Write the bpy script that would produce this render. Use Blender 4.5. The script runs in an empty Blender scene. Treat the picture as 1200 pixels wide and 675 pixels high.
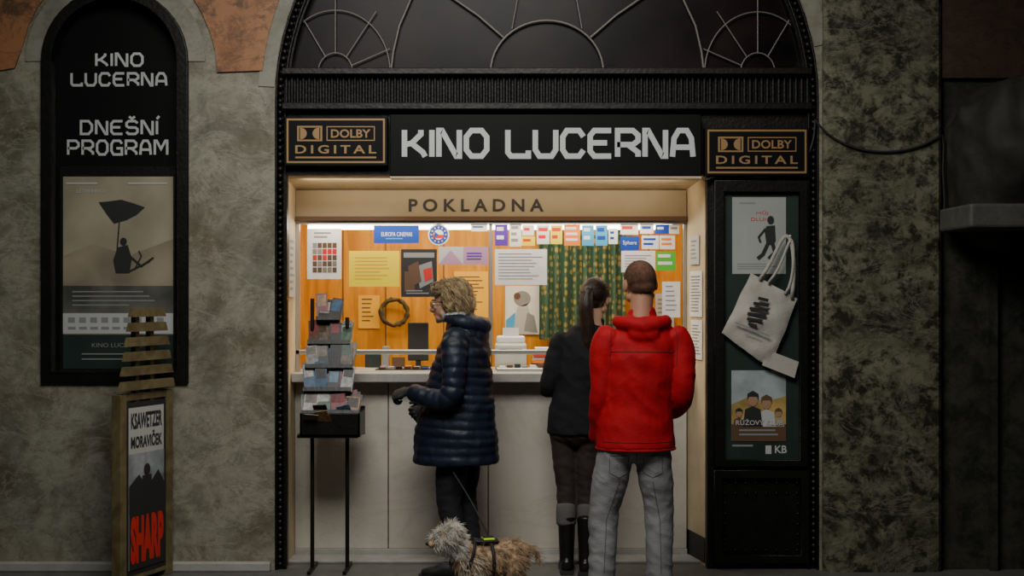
import bpy, bmesh, math, random
from mathutils import Vector, Matrix, noise
random.seed(7)
F=1540.0; CY=-7.8; H=1.637; HY=345.0
def W(px,py,y):
    s=F/(y-CY); return Vector(((px-600)/s, y, H-(py-HY)/s))
def X(px,y): return (px-600)*(y-CY)/F
def Z(py,y): return H-(py-HY)*(y-CY)/F
col=bpy.context.scene.collection
# ---------------------------------------------------------------- materials
MATS={}
def mat(name,c,rough=.6,metal=0,var=0,scale=8,bump=0,bscale=60,emit=0,c2=None,spec=None,coat=0):
    if name in MATS: return MATS[name]
    m=bpy.data.materials.new(name); m.use_nodes=True; nt=m.node_tree; b=nt.nodes['Principled BSDF']
    b.inputs['Base Color'].default_value=(*c,1); b.inputs['Roughness'].default_value=rough; b.inputs['Metallic'].default_value=metal
    if spec is not None: b.inputs['Specular IOR Level'].default_value=spec
    if coat: b.inputs['Coat Weight'].default_value=coat
    if emit: b.inputs['Emission Color'].default_value=(*c,1); b.inputs['Emission Strength'].default_value=emit
    tc=nt.nodes.new('ShaderNodeTexCoord')
    if var or c2:
        n=nt.nodes.new('ShaderNodeTexNoise'); n.inputs['Scale'].default_value=scale; n.inputs['Detail'].default_value=6
        nt.links.new(tc.outputs['Object'],n.inputs['Vector'])
        r=nt.nodes.new('ShaderNodeValToRGB'); r.color_ramp.elements[0].position=.32; r.color_ramp.elements[1].position=.68
        a=c2 if c2 else tuple(x*(1-var) for x in c); bb=c if c2 else tuple(min(1,x*(1+var)) for x in c)
        r.color_ramp.elements[0].color=(*a,1); r.color_ramp.elements[1].color=(*bb,1)
        nt.links.new(n.outputs['Fac'],r.inputs['Fac']); nt.links.new(r.outputs['Color'],b.inputs['Base Color'])
    if bump:
        n=nt.nodes.new('ShaderNodeTexNoise'); n.inputs['Scale'].default_value=bscale; n.inputs['Detail'].default_value=4
        nt.links.new(tc.outputs['Object'],n.inputs['Vector'])
        bp=nt.nodes.new('ShaderNodeBump'); bp.inputs['Strength'].default_value=bump; bp.inputs['Distance'].default_value=.01
        nt.links.new(n.outputs['Fac'],bp.inputs['Height']); nt.links.new(bp.outputs['Normal'],b.inputs['Normal'])
    MATS[name]=m; return m
def stone(name,cols,scale=2.2,vein=(.05,.04,.03),veinamt=.6,blotch=None,blotscale=6,rough=.55,bthr=(.52,.6),vw=.03,vd=.7,light=None):
    m=bpy.data.materials.new(name); m.use_nodes=True; nt=m.node_tree; N=nt.nodes; L=nt.links; b=N['Principled BSDF']; b.inputs['Roughness'].default_value=rough
    tc=N.new('ShaderNodeTexCoord')
    n1=N.new('ShaderNodeTexNoise'); n1.inputs['Scale'].default_value=scale; n1.inputs['Detail'].default_value=12; n1.inputs['Roughness'].default_value=.7; n1.inputs['Distortion'].default_value=.4
    L.new(tc.outputs['Object'],n1.inputs['Vector'])
    r=N.new('ShaderNodeValToRGB'); e=r.color_ramp.elements
    e[0].position=.3; e[0].color=(*cols[0],1); e[1].position=.7; e[1].color=(*cols[-1],1)
    for i,c in enumerate(cols[1:-1]):
        q=e.new(.3+.4*(i+1)/(len(cols)-1)); q.color=(*c,1)
    L.new(n1.outputs['Fac'],r.inputs['Fac'])
    def veins(inp,loc,sc,dist,width,amt,colr):
        n2=N.new('ShaderNodeTexNoise'); n2.inputs['Scale'].default_value=sc; n2.inputs['Detail'].default_value=12; n2.inputs['Roughness'].default_value=.68; n2.inputs['Distortion'].default_value=dist
        mp=N.new('ShaderNodeMapping'); mp.inputs['Location'].default_value=loc; mp.inputs['Rotation'].default_value=(0,.6,0); mp.inputs['Scale'].default_value=(1,1,1.7); L.new(tc.outputs['Object'],mp.inputs[0]); L.new(mp.outputs[0],n2.inputs['Vector'])
        s=N.new('ShaderNodeMath'); s.operation='SUBTRACT'; s.inputs[1].default_value=.5; L.new(n2.outputs['Fac'],s.inputs[0])
        a=N.new('ShaderNodeMath'); a.operation='ABSOLUTE'; L.new(s.outputs[0],a.inputs[0])
        mr=N.new('ShaderNodeMapRange'); mr.inputs['From Min'].default_value=0; mr.inputs['From Max'].default_value=width; mr.inputs['To Min'].default_value=amt; mr.inputs['To Max'].default_value=0
        L.new(a.outputs[0],mr.inputs['Value'])
        mx=N.new('ShaderNodeMix'); mx.data_type='RGBA'; L.new(mr.outputs[0],mx.inputs[0]); L.new(inp,mx.inputs[6]); mx.inputs[7].default_value=(*colr,1); return mx.outputs[2]
    out=r.outputs['Color']
    if blotch:
        n3=N.new('ShaderNodeTexNoise'); n3.inputs['Scale'].default_value=blotscale; n3.inputs['Detail'].default_value=12; n3.inputs['Roughness'].default_value=.75; n3.inputs['Distortion'].default_value=.3
        L.new(tc.outputs['Object'],n3.inputs['Vector'])
        m3=N.new('ShaderNodeMapRange'); m3.inputs['From Min'].default_value=bthr[0]; m3.inputs['From Max'].default_value=bthr[1]; L.new(n3.outputs['Fac'],m3.inputs['Value'])
        mx2=N.new('ShaderNodeMix'); mx2.data_type='RGBA'; L.new(m3.outputs[0],mx2.inputs[0]); L.new(out,mx2.inputs[6]); mx2.inputs[7].default_value=(*blotch,1); out=mx2.outputs[2]
    out=veins(out,(3.1,7.7,1.9),scale*1.1,vd,vw,veinamt,vein)
    if light: out=veins(out,(8.3,1.2,5.5),scale*.7,.9,.016,.5,light)
    L.new(out,b.inputs['Base Color'])
    bp=N.new('ShaderNodeBump'); bp.inputs['Strength'].default_value=.3; bp.inputs['Distance'].default_value=.01; L.new(n1.outputs['Fac'],bp.inputs['Height']); L.new(bp.outputs['Normal'],b.inputs['Normal'])
    MATS[name]=m; return m
M_wall=stone('wall_marble',[(.085,.078,.052),(.18,.17,.125),(.29,.275,.21),(.19,.18,.125)],3.2,(.075,.048,.022),.55,(.12,.088,.045),2.4,.42,(.50,.70),.012,.6,(.36,.35,.28))
M_band=stone('band_marble',[(.14,.135,.10),(.24,.23,.18),(.30,.29,.23)],3.0,(.12,.09,.05),.3,None)
M_span=stone('spandrel_marble',[(.20,.08,.03),(.38,.17,.07),(.28,.13,.06)],4,(.08,.04,.02),.5,(.14,.07,.035),7)
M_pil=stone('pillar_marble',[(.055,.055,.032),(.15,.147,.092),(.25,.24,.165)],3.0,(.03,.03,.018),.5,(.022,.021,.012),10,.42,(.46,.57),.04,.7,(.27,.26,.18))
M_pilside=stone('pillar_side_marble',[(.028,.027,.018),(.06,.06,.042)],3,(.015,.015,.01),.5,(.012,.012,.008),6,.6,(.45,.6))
M_corb=stone('corbel_stone',[(.018,.017,.012),(.04,.04,.03)],5,(.01,.01,.008),.4,None,6,.7)
M_brown=stone('brown_stone',[(.045,.028,.016),(.09,.055,.032)],4,(.02,.015,.01),.5,None)
M_counter=stone('counter_stone',[(.42,.38,.32),(.52,.48,.41),(.46,.42,.35)],1.6,(.3,.26,.2),.2,None,6,.5)
M_step=stone('step_stone',[(.30,.29,.26),(.42,.41,.37)],6,(.2,.18,.15),.2,None)
M_floor=stone('pavement_stone',[(.08,.08,.072),(.14,.135,.12)],8,(.05,.05,.04),.3,None)
BLK=mat('black_metal',(.010,.009,.008),.42,.4,.3,12,.2,40)
BLK2=mat('black_panel',(.004,.004,.004),.5,spec=.15)
BRZ=mat('dark_bronze',(.010,.009,.008),.48,.5,.4,10,.3,50)
GRN=mat('dark_green_panel',(.016,.030,.024),.5,0,.2,5)
GOLD=mat('gold_print',(.34,.20,.08),.5,.2)
LET=mat('sign_letter',(.56,.57,.55),.5)
WHT=mat('white_paper',(.78,.77,.74),.7,0,.05,20)
CRM=mat('cream_paint',(.58,.46,.29),.6,0,.12,6,.15)
BRD=mat('beige_board',(.34,.265,.165),.6,0,.06,6)
INK=mat('ink_black',(.02,.02,.02),.6); GRY=mat('ink_grey',(.25,.25,.25),.6); LGR=mat('light_grey_print',(.5,.5,.49),.6)
RED=mat('red_print',(.62,.02,.012),.6); YEL=mat('yellow_paper',(.90,.70,.005),.6); BLU=mat('blue_print',(.008,.06,.42),.5)
LBL=mat('light_blue_print',(.06,.38,.70),.5); PUR=mat('purple_print',(.10,.03,.38),.5); ORG=mat('orange_print',(.88,.22,.02),.5)
GRE=mat('green_print',(.08,.48,.03),.5); PNK=mat('pink_print',(.45,.25,.36),.5); TAN=mat('tan_poster',(.30,.25,.17),.6,0,.35,3)
OCH=mat('ochre_paper',(.85,.46,.02),.6); BRO=mat('brown_print',(.12,.06,.03),.6); SKYP=mat('poster_sky',(.34,.40,.40),.6,0,.3,6)
GOLDP=mat('poster_gold',(.40,.27,.08),.6,0,.4,9); ALU=mat('aluminium',(.55,.54,.5),.35,.8); FACE=mat('printed_face',(.38,.22,.13),.6)
def wood(name,c1,c2,sc=(6,6,.6)):
    m=bpy.data.materials.new(name); m.use_nodes=True; nt=m.node_tree; N=nt.nodes; L=nt.links; b=N['Principled BSDF']; b.inputs['Roughness'].default_value=.45
    tc=N.new('ShaderNodeTexCoord'); mp=N.new('ShaderNodeMapping'); mp.inputs['Scale'].default_value=sc; L.new(tc.outputs['Object'],mp.inputs[0])
    n=N.new('ShaderNodeTexNoise'); n.inputs['Scale'].default_value=3; n.inputs['Detail'].default_value=8; n.inputs['Distortion'].default_value=1; L.new(mp.outputs[0],n.inputs['Vector'])
    r=N.new('ShaderNodeValToRGB'); r.color_ramp.elements[0].position=.35; r.color_ramp.elements[1].position=.65; r.color_ramp.elements[0].color=(*c1,1); r.color_ramp.elements[1].color=(*c2,1)
    L.new(n.outputs['Fac'],r.inputs['Fac']); L.new(r.outputs['Color'],b.inputs['Base Color']); MATS[name]=m; return m
M_orange=wood('orange_wood',(.50,.19,.002),(.74,.32,.004))
M_slat=wood('slat_wood',(.10,.075,.032),(.19,.15,.07),(3,3,3))
def glass(name,g=.035,tint=(1,1,1)):
    m=bpy.data.materials.new(name); m.use_nodes=True; N=m.node_tree.nodes; L=m.node_tree.links; N.remove(N['Principled BSDF'])
    t=N.new('ShaderNodeBsdfTransparent'); t.inputs[0].default_value=(*tint,1); gl=N.new('ShaderNodeBsdfGlossy'); gl.inputs['Roughness'].default_value=.03
    mx=N.new('ShaderNodeMixShader'); mx.inputs[0].default_value=g; L.new(t.outputs[0],mx.inputs[1]); L.new(gl.outputs[0],mx.inputs[2]); L.new(mx.outputs[0],N['Material Output'].inputs[0]); return m
M_glass=glass('window_glass')
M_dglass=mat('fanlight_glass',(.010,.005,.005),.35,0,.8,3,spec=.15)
# ---------------------------------------------------------------- helpers
def link(o,parent=None):
    col.objects.link(o)
    if parent: o.parent=parent
    return o
def empty(name,loc=(0,0,0),rz=0):
    e=bpy.data.objects.new(name,None); e.location=loc; e.rotation_euler=(0,0,rz); e.empty_display_size=.1; return link(e)
def meshobj(name,bm,mats,parent=None,smooth=False):
    me=bpy.data.meshes.new(name); bm.to_mesh(me); bm.free()
    for m in (mats if isinstance(mats,(list,tuple)) else [mats]): me.materials.append(m)
    if smooth:
        for p in me.polygons: p.use_smooth=True
    return link(bpy.data.objects.new(name,me),parent)
def addbox(bm,a,b,mi=0,M=None):
    vs=[bm.verts.new(Vector((x,y,z)) if M is None else M@Vector((x,y,z))) for x in (a[0],b[0]) for y in (a[1],b[1]) for z in (a[2],b[2])]
    for f in ((0,1,3,2),(4,6,7,5),(0,4,5,1),(2,3,7,6),(0,2,6,4),(1,5,7,3)):
        fc=bm.faces.new([vs[i] for i in f]); fc.material_index=mi
def box(name,a,b,m,parent=None,bev=0):
    bm=bmesh.new(); addbox(bm,a,b); bmesh.ops.recalc_face_normals(bm,faces=bm.faces)
    o=meshobj(name,bm,m,parent)
    if bev:
        md=o.modifiers.new('b','BEVEL'); md.width=bev; md.segments=2
    return o
def ev2mesh(o,name):
    bpy.context.view_layer.update(); dg=bpy.context.evaluated_depsgraph_get()
    me=bpy.data.meshes.new_from_object(o.evaluated_get(dg)); me.name=name; return me
def plate(name,outlines,y,th,m,parent=None,bev=0):
    cu=bpy.data.curves.new(name,'CURVE'); cu.dimensions='2D'; cu.fill_mode='BOTH'; cu.extrude=th/2; cu.bevel_depth=bev
    for o in outlines:
        sp=cu.splines.new('POLY'); sp.points.add(len(o)-1); sp.use_cyclic_u=True
        for i,(x,z) in enumerate(o): sp.points[i].co=(x,z,0,1)
    ob=bpy.data.objects.new(name,cu); col.objects.link(ob); me=ev2mesh(ob,name); bpy.data.objects.remove(ob)
    me.transform(Matrix.Translation((0,y+th/2,0))@Matrix.Rotation(math.pi/2,4,'X')); me.materials.clear(); me.materials.append(m)
    return link(bpy.data.objects.new(name,me),parent)
def wire(name,paths,r,m,parent=None,res=2,cyc=False):
    cu=bpy.data.curves.new(name,'CURVE'); cu.dimensions='3D'; cu.bevel_depth=r; cu.bevel_resolution=res
    for p in paths:
        sp=cu.splines.new('POLY'); sp.points.add(len(p)-1); sp.use_cyclic_u=cyc
        for i,q in enumerate(p): sp.points[i].co=(*q,1)
    cu.materials.append(m); return link(bpy.data.objects.new(name,cu),parent)
GL={'K':[[(0,0),(0,1)],[(0,.45),(.35,.5),(.8,.85),(.8,1)],[(.35,.5),(.9,.15),(1,0)]],'I':[[(0,0),(0,1)]],
'N':[[(0,0),(0,1),(.15,1),(.85,0),(1,0),(1,1)]],'O':[[(.25,0),(0,.25),(0,.75),(.25,1),(.75,1),(1,.75),(1,.25),(.75,0),(.25,0)]],
'L':[[(0,1),(0,.15),(.15,0),(1,0),(1,.2)]],'U':[[(0,1),(0,.25),(.2,0),(.8,0),(1,.25),(1,1)]],
'C':[[(1,.78),(.8,1),(.2,1),(0,.75),(0,.25),(.2,0),(.8,0),(1,.22)]],'E':[[(1,1),(.2,1),(0,.8),(0,.2),(.2,0),(1,0)],[(0,.52),(.8,.52)]],
'R':[[(0,0),(0,1),(.75,1),(1,.82),(1,.6),(.75,.45),(0,.45)],[(.5,.45),(1,.15),(1,0)]],
'A':[[(0,0),(.08,.7),(.3,1),(.7,1),(.92,.7),(1,0)],[(.04,.35),(.96,.35)]],'D':[[(0,0),(0,1),(.7,1),(1,.7),(1,.3),(.7,0),(0,0)]],
'S':[[(1,.85),(.8,1),(.2,1),(0,.85),(0,.62),(.2,.5),(.8,.5),(1,.38),(1,.15),(.8,0),(.2,0),(0,.15)]],
'P':[[(0,0),(0,1),(.75,1),(1,.82),(1,.6),(.75,.45),(0,.45)]],'G':[[(1,.8),(.8,1),(.2,1),(0,.75),(0,.25),(.2,0),(1,0),(1,.45),(.5,.45)]],
'M':[[(0,0),(0,1),(.15,1),(.5,.4),(.85,1),(1,1),(1,0)]]}
GL['Š']=GL['S']+[[(.25,1.35),(.5,1.18),(.75,1.35)]]; GL['Í']=GL['I']+[[(0,1.18),(.2,1.38)]]
class Flat:
    def __init__(s,y=None,conv=None):
        s.bm=bmesh.new(); s.y=y; s.mats=[]; s.eps=0; s.conv=conv or (lambda a,b:(X(a,y),Z(b,y)))
        if conv: s.y=0
    def mi(s,m):
        if m not in s.mats: s.mats.append(m)
        return s.mats.index(m)
    def face(s,pts,m,l):
        vs=[s.bm.verts.new((p[0],s.y-.0012*l,p[1])) for p in pts]
        f=s.bm.faces.new(vs); f.material_index=s.mi(m); f.normal_update()
        if f.normal.y>0: f.normal_flip()
    def base(s,x0,y0,x1,y1,m,th=.004):
        a=s.conv(x0,y0); b=s.conv(x1,y1); addbox(s.bm,(min(a[0],b[0]),s.y,min(a[1],b[1])),(max(a[0],b[0]),s.y+th,max(a[1],b[1])),s.mi(m))
    def rect(s,x0,y0,x1,y1,m,l=1): s.face([s.conv(*p) for p in ((x0,y0),(x0,y1),(x1,y1),(x1,y0))],m,l)
    def poly(s,pts,m,l=1): s.face([s.conv(*p) for p in pts],m,l)
    def disc(s,cx,cy,rx,ry,m,l=1,n=24): s.poly([(cx+rx*math.cos(2*math.pi*i/n),cy+ry*math.sin(2*math.pi*i/n)) for i in range(n)],m,l)
    def lines(s,x0,y0,x1,y1,n,m=None,l=1,fill=.45):
        m=m or GRY; h=(y1-y0)/n
        for i in range(n):
            w=(x1-x0)*random.uniform(.6,1); s.rect(x0,y0+h*i,x0+w,y0+h*(i+fill),m,l)
    def grid(s,x0,y0,x1,y1,nx,ny,ms,l=1,g=.15):
        w=(x1-x0)/nx; h=(y1-y0)/ny
        for i in range(nx):
            for j in range(ny): s.rect(x0+w*(i+g/2),y0+h*(j+g/2),x0+w*(i+1-g/2),y0+h*(j+1-g/2),random.choice(ms),l)
    def stroke(s,st,m,w,l=1):
        pp=[Vector(s.conv(*p)) for p in st]; n=len(pp); closed=(pp[0]-pp[-1]).length<1e-6
        if closed: pp=pp[:-1]; n-=1
        s.eps+=1; l=l+.08*(s.eps%8)
        L_=[];Rr=[]
        for i,p in enumerate(pp):
            a=pp[(i-1)%n] if (i or closed) else None; b=pp[(i+1)%n] if (i<n-1 or closed) else None
            d1=(p-a).normalized() if a is not None else None; d2=(b-p).normalized() if b is not None else None
            if d1 is None: d1=d2; p=p-d2*w*.1
            if d2 is None: d2=d1; p=p+d1*w*.1
            nn=Vector((-(d1.y+d2.y),d1.x+d2.x))
            if nn.length<1e-5: nn=Vector((-d1.y,d1.x))
            nn.normalize(); c=max(.5,nn.dot(Vector((-d1.y,d1.x)))); o=nn*(w/2/c); L_.append(p+o); Rr.append(p-o)
        m_=n if closed else n-1
        for i in range(m_):
            j=(i+1)%n; s.face([L_[i],Rr[i],Rr[j],L_[j]],m,l)
    def glyphs(s,txt,x0,y0,x1,y1,m,w,l=1,gap=.38):
        tot=0; pos=[]
        for i,c in enumerate(txt):
            cw={'I':0,'Í':0,' ':.35,'M':1.2}.get(c,1); pos.append((tot,cw)); tot+=cw+gap
        tot-=gap; k=(x1-x0)/tot
        for c,(t,cw) in zip(txt,pos):
            for st in GL.get(c,[]):
                s.stroke([(x0+(t+p[0]*(cw if cw else 1))*k,y1+(y0-y1)*p[1]) for p in st],m,w,l)
    def text(s,txt,x0,y0,x1,y1,m,l=1,bold=0,space=1):
        cu=bpy.data.curves.new('t','FONT'); cu.body=txt; cu.offset=bold; cu.space_character=space; cu.resolution_u=3
        ob=bpy.data.objects.new('t',cu); col.objects.link(ob); me=ev2mesh(ob,'t'); bpy.data.objects.remove(ob)
        if not me.vertices: return
        xs=[v.co.x for v in me.vertices]; zs=[v.co.y for v in me.vertices]; a,b,c,d=min(xs),max(xs),min(zs),max(zs)
        p=s.conv(x0,y1); q=s.conv(x1,y0)
        if p[1]>q[1]: p,q=(p[0],q[1]),(q[0],p[1])
        vs=[s.bm.verts.new((p[0]+(v.co.x-a)/(b-a)*(q[0]-p[0]),s.y-.0012*l,p[1]+(v.co.y-c)/(d-c)*(q[1]-p[1]))) for v in me.vertices]
        mi=s.mi(m)
        for f in me.polygons:
            try:
                g=s.bm.faces.new([vs[i] for i in f.vertices]); g.material_index=mi; g.normal_update()
                if g.normal.y>0: g.normal_flip()
            except ValueError: pass
        bpy.data.meshes.remove(me)
    def build(s,name,parent=None): return meshobj(name,s.bm,s.mats,parent)
# ---------------------------------------------------------------- shell
xL,xR=X(322,0),X(960,0); xc=(xL+xR)/2; R=(xR-xL)/2; zc=Z(118,0)
def arch(xa,xb,zc,r,cx,n=40,z0=0):
    return [(xa,z0),(xa,zc)]+[(cx-r*math.cos(math.pi*i/n),zc+r*math.sin(math.pi*i/n)) for i in range(1,n)]+[(xb,zc),(xb,z0)]
def case_outline(x0,x1,zb,zs,n=20):
    cx=(x0+x1)/2; r=(x1-x0)/2
    return [(x0,zb),(x0,zs)]+[(cx-r*math.cos(math.pi*i/n),zs+r*1.0*math.sin(math.pi*i/n)) for i in range(1,n)]+[(x1,zs),(x1,zb)]
dL,dR=X(50,0),X(221,0); dzb=Z(448,0); dzs=Z(72,0)
xw=X(966,0)
outer=[(-5.5,0)]+arch(xL,xR,zc,R,xc)+[(xw,0),(xw,4.6),(-5.5,4.6)]
plate('wall_front',[outer,case_outline(dL,dR,dzb,dzs)],0,.35,M_wall)
cxd=(dL+dR)/2; rd=(dR-dL)/2
def ring(cx,zc,r0,r1,a0,a1,n=40):
    o=[(cx+r1*math.cos(a0+(a1-a0)*i/n),zc+r1*math.sin(a0+(a1-a0)*i/n)) for i in range(n+1)]
    return o+[(cx+r0*math.cos(a1-(a1-a0)*i/n),zc+r0*math.sin(a1-(a1-a0)*i/n)) for i in range(n+1)]
plate('trim_1',[ring(cxd,dzs,rd,rd+.10,0,math.pi)],-.008,.02,M_band)
plate('trim_2',[ring(xc,zc,R+.002,R+.10,.2,math.pi-.05)],-.008,.02,M_band)
def pxs(l,y=0): return [(X(a,y),Z(b,y)) for a,b in l]
zt=4.5
def arcout(r,a0,a1,n=10): return [(xc-r*math.cos(math.radians(a0+(a1-a0)*i/n)),zc+r*math.sin(math.radians(a0+(a1-a0)*i/n))) for i in range(n+1)]
plate('trim_3',[pxs([(255,85),(253,60),(247,38),(237,15),(228,0)])+[(X(205,0),Z(-30,0)),(X(180,0),Z(-70,0)),(X(180,0),zt),(X(470,0),zt)]+arcout(R+.08,62,6,14)],-.016,.024,M_span)
plate('trim_4',[pxs([(0,83),(18,80),(27,55),(34,30),(44,10)])+[(X(70,0),Z(-25,0)),(X(90,0),Z(-60,0)),(X(90,0),zt),(-4.5,zt),(-4.5,Z(83,0))]],-.016,.024,M_span)
box('baseboard_front',(-5.5,-.05,0),(xL-.02,.0,.055),M_step,bev=.008)
px0,px1=X(966,-.06),X(1104,-.06)
bm=bmesh.new()
pts=[(px0,.3),(px0,-.04),(px0+.02,-.06)]+[(px1-.02,-.06),(px1,-.04),(px1,.3)]
lo=[bm.verts.new((a,b,0)) for a,b in pts]; hi=[bm.verts.new((a,b,4.6)) for a,b in pts]
for i in range(len(pts)-1): bm.faces.new((lo[i],lo[i+1],hi[i+1],hi[i]))
bm.faces.new(hi); bm.faces.new(lo[::-1]); bmesh.ops.recalc_face_normals(bm,faces=bm.faces)
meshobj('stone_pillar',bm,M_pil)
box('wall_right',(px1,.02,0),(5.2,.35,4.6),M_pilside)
box('trim_5',(px1+.01,-.02,Z(92,0)),(5.1,.02,4.5),M_brown)
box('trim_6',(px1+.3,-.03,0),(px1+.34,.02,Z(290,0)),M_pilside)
# corbel
bm=bmesh.new()
prof=[(1106,150,-.05),(1118,128,-.15),(1150,106,-.3),(1200,88,-.4),(1330,60,-.45)]
low=[(1106,268,-.05),(1118,278,-.12),(1150,288,-.2),(1200,295,-.28),(1330,300,-.3)]
mid=[(1106,205,-.06),(1118,195,-.25),(1150,185,-.45),(1200,178,-.55),(1330,170,-.6)]
rows=[]
for L_ in (prof,mid,low):
    rows.append([bm.verts.new((X(a,0),d,Z(b,0))) for a,b,d in L_])
bt=[bm.verts.new((v.co.x,.018,v.co.z)) for v in rows[0]]; bb=[bm.verts.new((v.co.x,.018,v.co.z)) for v in rows[2]]
R_=[bt]+rows+[bb]
for a,b in zip(R_,R_[1:]):
    for i in range(4): bm.faces.new((a[i],b[i],b[i+1],a[i+1]))
bm.faces.new([r[0] for r in R_]); bm.faces.new([r[-1] for r in R_][::-1]); bmesh.ops.recalc_face_normals(bm,faces=bm.faces)
for s_ in range(3):
    bmesh.ops.subdivide_edges(bm,edges=bm.edges,cuts=1,use_grid_fill=True)
bm.normal_update()
for v in bm.verts:
    if v.co.y<-.03: v.co+=v.normal*(noise.noise(v.co*6)*.05+noise.noise(v.co*17)*.02)
corb=empty('stone_corbel'); meshobj('console',bm,M_corb,corb,True)
box('ledge',(X(1128,-.5),-.62,Z(268,-.5)),(X(1330,-.5),-.1,Z(240,-.5)),M_floor,corb,.015)
box('floor',(-6,-9,-.1),(6,3,0),M_floor)
box('threshold_step',(xL+.03,.20,0),(xR-.03,.39,.018),M_step,bev=.005)
# ---------------------------------------------------------------- portal frame
portal=empty('portal_frame')
zs=Z(84,.05)
fan_r=R-.075
a0=math.asin((zs-zc)/fan_r)
fanhole=[(xc+fan_r*math.cos(a0+(math.pi-2*a0)*i/48),zc+fan_r*math.sin(a0+(math.pi-2*a0)*i/48)) for i in range(49)]
oxL,oxR=X(334,.1),X(827,.1); otz=Z(206,.1)
po=[(xL,0),(xL,zc)]+[(xc-R*math.cos(math.pi*i/48),zc+R*math.sin(math.pi*i/48)) for i in range(1,48)]+[(xR,zc),(xR,0),(oxR,0),(oxR,otz),(oxL,otz),(oxL,0)]
plate('frame_plate',[po,fanhole],.04,.08,BRZ,portal,0)
bm=bmesh.new()
path=[]; z=.03
while z<zc: path.append((xL+.028,z)); z+=.042
na=int(math.pi*(R-.028)/.042)
for i in range(na+1):
    a=math.pi*i/na; path.append((xc-(R-.028)*math.cos(a),zc+(R-.028)*math.sin(a)))
z=zc-.042
while z>0.02: path.append((xR-.028,z)); z-=.042
for (x,z) in path: bmesh.ops.create_uvsphere(bm,u_segments=8,v_segments=6,radius=.019,matrix=Matrix.Translation((x,.022,z)))
meshobj('bead_moulding',bm,BLK,portal,True)
def archpath(r,y): return [(xc-r,y,0)]+[(xc-r*math.cos(math.pi*i/60),y,zc+r*math.sin(math.pi*i/60)) for i in range(61)]+[(xc+r,y,0)]
wire('arch_mould_outer',[archpath(R-.006,.012)],.008,BLK,portal)
wire('arch_mould_inner',[archpath(R-.055,.03)],.010,BLK,portal)
plate('fanlight_glass',[fanhole],.13,.01,M_dglass,portal)
MUN=mat('muntin_metal',(.19,.17,.15),.5,.3)
def pw(l,y=.10): return [tuple(W(a,b,y)) for a,b in l]
def arcpx(cx,cy,rx,ry,a0,a1,n=24): return [(cx+rx*math.cos(math.radians(a0+(a1-a0)*i/n)),cy-ry*math.sin(math.radians(a0+(a1-a0)*i/n))) for i in range(n+1)]
thin=[]; thick=[]
for cx,sg in ((393,1),(888,-1)):
    thin.append(pw(arcpx(cx,84,20,22,0,180))); thin.append(pw(arcpx(cx,84,64,72,0,145) if sg>0 else arcpx(cx,84,62,70,35,180)))
    for a in (20,52,90,125) :
        aa=a if sg>0 else 180-a
        r2=78 if a in(90,52) else 68
        thin.append(pw([(cx+20*math.cos(math.radians(aa)),84-21*math.sin(math.radians(aa))),(cx+r2*math.cos(math.radians(aa)),84-r2*1.15*math.sin(math.radians(aa)))]))
thick.append(pw([(458,84),(461,60),(468,30),(481,0),(505,-45),(545,-95),(600,-130)]))
thick.append(pw([(825,84),(822,60),(815,30),(801,0),(777,-45),(737,-95),(682,-130)]))
thick.append(pw(arcpx(641,84,66,60,0,180)))
thick.append(pw([(590,44),(560,18),(528,-4),(500,-20)])); thick.append(pw([(692,44),(722,18),(754,-4),(782,-20)]))
thin.append(pw([(600,34),(608,-10),(612,-110)])); thin.append(pw([(682,34),(674,-10),(670,-110)]))
wire('muntins_fine',thin,.0045,MUN,portal); wire('muntins_main',thick,.0075,MUN,portal)
bx0,bx1=X(331,0),X(951,0)
box('transom_rail_top',(bx0,-.03,Z(88,0)),(bx1,.06,Z(80,0)),BLK,portal,.006)
box('transom_rail_low',(bx0,-.03,Z(129,0)),(bx1,.06,Z(121,0)),BLK,portal,.006)
bm=bmesh.new(); k=int((bx1-bx0)/.034)
for i in range(k):
    x=bx0+(i+.5)*(bx1-bx0)/k
    bmesh.ops.create_cone(bm,segments=8,radius1=.012,radius2=.012,depth=Z(90,0)-Z(120,0),matrix=Matrix.Translation((x,.03,(Z(90,0)+Z(120,0))/2)))
meshobj('transom_ribs',bm,BRZ,portal,True)
box('jamb_strip_left',(X(331,0)+.005,.01,.02),(X(336,0),.06,otz),BLK,portal)
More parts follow.
